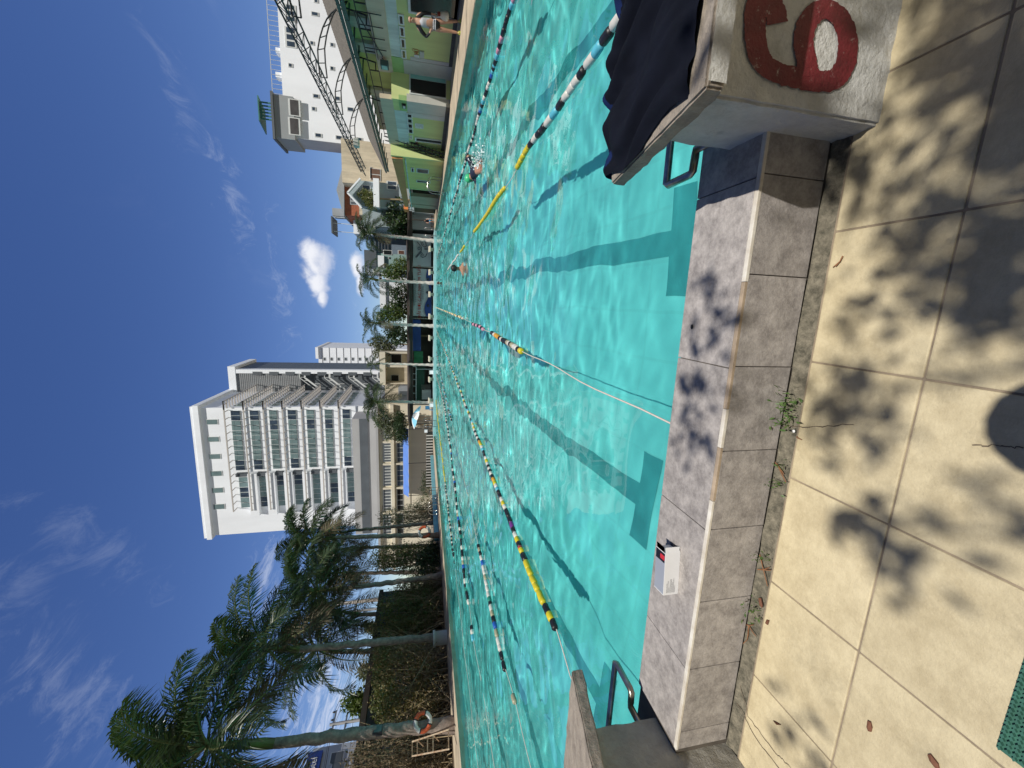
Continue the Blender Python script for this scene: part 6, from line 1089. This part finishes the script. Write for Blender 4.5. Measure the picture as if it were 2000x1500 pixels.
# person sitting in the shade of the porch end
p = px(850, 433, 52.0); p.z = -.045; t = thing('person', 'person in light blue sitting in the dark shade by the far right corner', 'person', p)
J = {'pelvis': (0, 0, .42, .12, .15), 'chest': (0, .04, .76, .11, .15), 'neckb': (0, .02, .94, .065), 'headlow': (0, -.02, 1.06, .072), 'head': (0, -.02, 1.15, .086), 'nose': (0, -.115, 1.08, .015)}
B = chain('pelvis', 'chest', 'neckb', 'headlow', 'head') + [('headlow', 'nose')]
for s_, e in (('r', 1), ('l', -1)):
    J |= {s_ + 'hip': (e * .09, -.06, .42, .1), s_ + 'knee': (e * .13, -.46, .46, .062), s_ + 'ank': (e * .13, -.42, .08, .04), s_ + 'toe': (e * .14, -.58, .04, .032), s_ + 'sh': (e * .17, .02, .90, .064), s_ + 'elb': (e * .24, -.12, .66, .045), s_ + 'wr': (e * .15, -.36, .56, .03)}
    B += chain('pelvis', s_ + 'hip', s_ + 'knee', s_ + 'ank', s_ + 'toe') + chain('neckb', s_ + 'sh', s_ + 'elb', s_ + 'wr')
    hand(J, B, s_ + 'wr', J[s_ + 'wr'][:3], (0, -1, -.2), (e, 0, 0), 1, .3)
skin_mesh('body', J, B, M_SKIN, t)
skin_mesh('shorts', inflate(J, ['pelvis', 'rhip', 'lhip', 'rknee', 'lknee'], 1.08, .01), [('pelvis', 'rhip'), ('pelvis', 'lhip'), ('rhip', 'rknee'), ('lhip', 'lknee')], mat('light_blue_cloth', (0.10, 0.42, 0.68), 0.7), t)
skin_mesh('shirt', inflate(J, ['pelvis', 'chest', 'neckb', 'rsh', 'lsh'], 1.1, .01), chain('pelvis', 'chest', 'neckb') + [('neckb', 'rsh'), ('neckb', 'lsh')], M_CLOTH, t)
q = MB(); q.ball(p + Vector((0, .01, 1.17)), .104, (1, 1, .95), 10, 8); q.build('hair', M_HAIR, t); bn = thing('bench', 'dark bench under the person in light blue', 'bench', p); q = MB(); q.box(p.x - .7, p.x + .7, p.y - .18, p.y + .22, .25, .31); q.build('seat', M_DWOOD, bn); [(lambda q: (q.box(p.x + e - .05, p.x + e + .05, p.y - .15, p.y + .2, -.045, .25), q.build('leg', M_DWOOD, bn)))(MB()) for e in (-.6, .6)]
# the one who takes the picture stands just behind the lens: the round shadow on the slabs is this head's
t = thing('person', 'person standing behind the camera whose round head shadow falls on the slabs', 'person', (.125, -.29, 0))
J = {'pelvis': (0, 0, .86, .12, .15), 'belly': (0, .01, 1.0, .11, .145), 'chest': (0, 0, 1.19, .115, .16), 'neckb': (0, 0, 1.34, .062), 'neck': (0, .01, 1.40, .054), 'headlow': (0, .03, 1.47, .074), 'head': (0, .02, 1.555, .098), 'headtop': (0, .01, 1.605, .068), 'nose': (0, .122, 1.50, .015)}
B = chain('pelvis', 'belly', 'chest', 'neckb', 'neck', 'headlow', 'head', 'headtop') + [('headlow', 'nose')]
for s_, e in (('r', 1), ('l', -1)):
    J |= {s_ + 'hip': (e * .09, 0, .80, .1), s_ + 'knee': (e * .10, .02, .44, .06), s_ + 'calf': (e * .10, -.01, .32, .055), s_ + 'ank': (e * .10, 0, .08, .038), s_ + 'toe': (e * .12, .15, .038, .03), s_ + 'sh': (e * .165, 0, 1.30, .064), s_ + 'elb': (e * .26, -.02, 1.02, .045), s_ + 'wr': (e * .13, .09, 1.03, .03)}
    B += chain('pelvis', s_ + 'hip', s_ + 'knee', s_ + 'calf', s_ + 'ank', s_ + 'toe') + chain('neckb', s_ + 'sh', s_ + 'elb', s_ + 'wr')
    hand(J, B, s_ + 'wr', J[s_ + 'wr'][:3], (-e * .9, .2, .3), (0, .2, 1), .8, .5)
skin_mesh('body', J, B, M_SKIN, t); skin_mesh('shirt', inflate(J, ['pelvis', 'belly', 'chest', 'neckb', 'rsh', 'lsh'], 1.1, .01), chain('pelvis', 'belly', 'chest', 'neckb') + [('neckb', 'rsh'), ('neckb', 'lsh')], M_NAVY, t); skin_mesh('trousers', inflate(J, ['pelvis', 'rhip', 'lhip', 'rknee', 'lknee'], 1.1, .01), [('pelvis', 'rhip'), ('pelvis', 'lhip'), ('rhip', 'rknee'), ('lhip', 'lknee')], M_CLOTH, t)
q = MB(); q.ball(Vector((.125, -.29, 0)) + Vector((0, -.004, 1.565)), .105, (1, 1.06, .95), 16, 12); q.build('hair', M_HAIR, t); head_parts(t, Vector((.125, -.27, 1.525)), (0, 1, 0))
# the tree behind the camera whose crown dapples the slabs, kerb and block
trng = np.random.default_rng(21); ct = []
def drop(a, b, n, spread, z=0.0, h_=None):
    g_ = on_z(a, b, z); h_ = h_ or trng.uniform(3.8, 5.2); c = np.array(g_ + SUN / SUN.z * (h_ - z)); ct.append(c + trng.normal(size=(n, 3)) * np.array([spread * .8, spread * .8, spread]))
for a, b, n, s_ in ((1660, 760, 10, .05), (1640, 775, 8, .05), (1680, 800, 14, .06), (1620, 800, 7, .05), (1655, 840, 9, .05), (1612, 858, 6, .04), (1730, 740, 6, .05), (1640, 705, 6, .05), (1690, 590, 6, .04), (1700, 615, 4, .05), (1880, 552, 7, .05), (1940, 680, 9, .05), (1960, 570, 16, .10), (1990, 620, 14, .10), (1930, 590, 8, .06), (1820, 445, 8, .07), (1880, 450, 16, .09), (1950, 440, 26, .12), (1810, 470, 8, .07), (1760, 445, 6, .06), (1740, 430, 5, .06), (1680, 470, 5, .06), (1680, 1035, 12, .05), (1655, 1020, 6, .05), (1755, 1065, 10, .06), (1730, 1110, 6, .05), (1800, 1010, 7, .08), (1560, 1415, 9, .06), (1590, 1480, 9, .06), (1985, 1010, 8, .06), (1620, 330, 8, .07), (1660, 350, 12, .08), (1700, 300, 16, .09), (1650, 290, 10, .07), (1740, 340, 10, .07)):
    drop(a, b, int(n * 1.5), s_)
for k in range(40): drop(trng.uniform(1790, 2080), trng.uniform(-160, 340), 12, .06)
for k in range(16): drop(trng.uniform(1870, 2060), trng.uniform(330, 640), 7, .05)
for a, b, n, s_ in ((1380, 590, 10, .06), (1400, 640, 10, .06), (1370, 690, 7, .06), (1345, 760, 9, .06), (1350, 820, 10, .06), (1380, 860, 9, .06), (1400, 740, 6, .05), (1340, 870, 6, .05)): drop(a, b, int(n * 1.4), s_, KZ)
for k in range(5): drop(trng.uniform(1690, 1740), trng.uniform(-60, 60), 5, .06, .1)
ct = np.concatenate(ct); V, Fq = leaves(ct, trng.uniform(.055, .10, len(ct)), trng, .25, .5)
tt = thing('shade_tree', 'leafy tree overhanging from behind the camera whose leaves dapple the slabs', 'tree', (2.6, -6.0, -.16)); fast_mesh('crown', V, Fq, M_LD, tt)
q = MB(); q.tube([(2.6, -6.0, -.16), (2.5, -5.9, 2), (2.2, -5.4, 4.2)], [.24, .18, .13], 10)
for k in range(26): e = Vector(ct[trng.integers(len(ct))]); s0 = Vector((2.2, -5.4, 4.2)); q.tube([s0, s0.lerp(e, .45) + Vector((0, 0, .5)), e], [.05, .022, .006], 5)
q.build('trunk', M_TRUNK, tt)
# unseen trees added behind the camera to block sky light and darken the shade
for i, (x, y, z, r_, lab) in enumerate(((-9.5, -8.5, 5.0, 3.6, 'leftmost of the unseen trees added behind the camera to block sky light'), (-3.0, -9.0, 5.6, 4.0, 'unseen tree added behind the camera to block sky light, second from left'), (4.5, -9.2, 5.6, 4.2, 'unseen tree added behind the camera to block sky light, second from right'), (11.0, -7.5, 5.0, 4.0, 'rightmost of the unseen trees added behind the camera to block sky light'))):
    shrub(lab, [(x, y, z, r_, r_ * .8, r_ * .9), (x + 1.2, y - .5, z - 2.4, r_ * .8, r_ * .7, r_ * .6), (x - 1.4, y, z - 2.2, r_ * .8, r_ * .7, r_ * .6)], 2600, .62, M_LD, 90 + i, name='tree', cat='tree', group='unseen trees added to block sky light', trunk=[Vector((x, y, -.16)), Vector((x, y, z - 1.5)), .22])
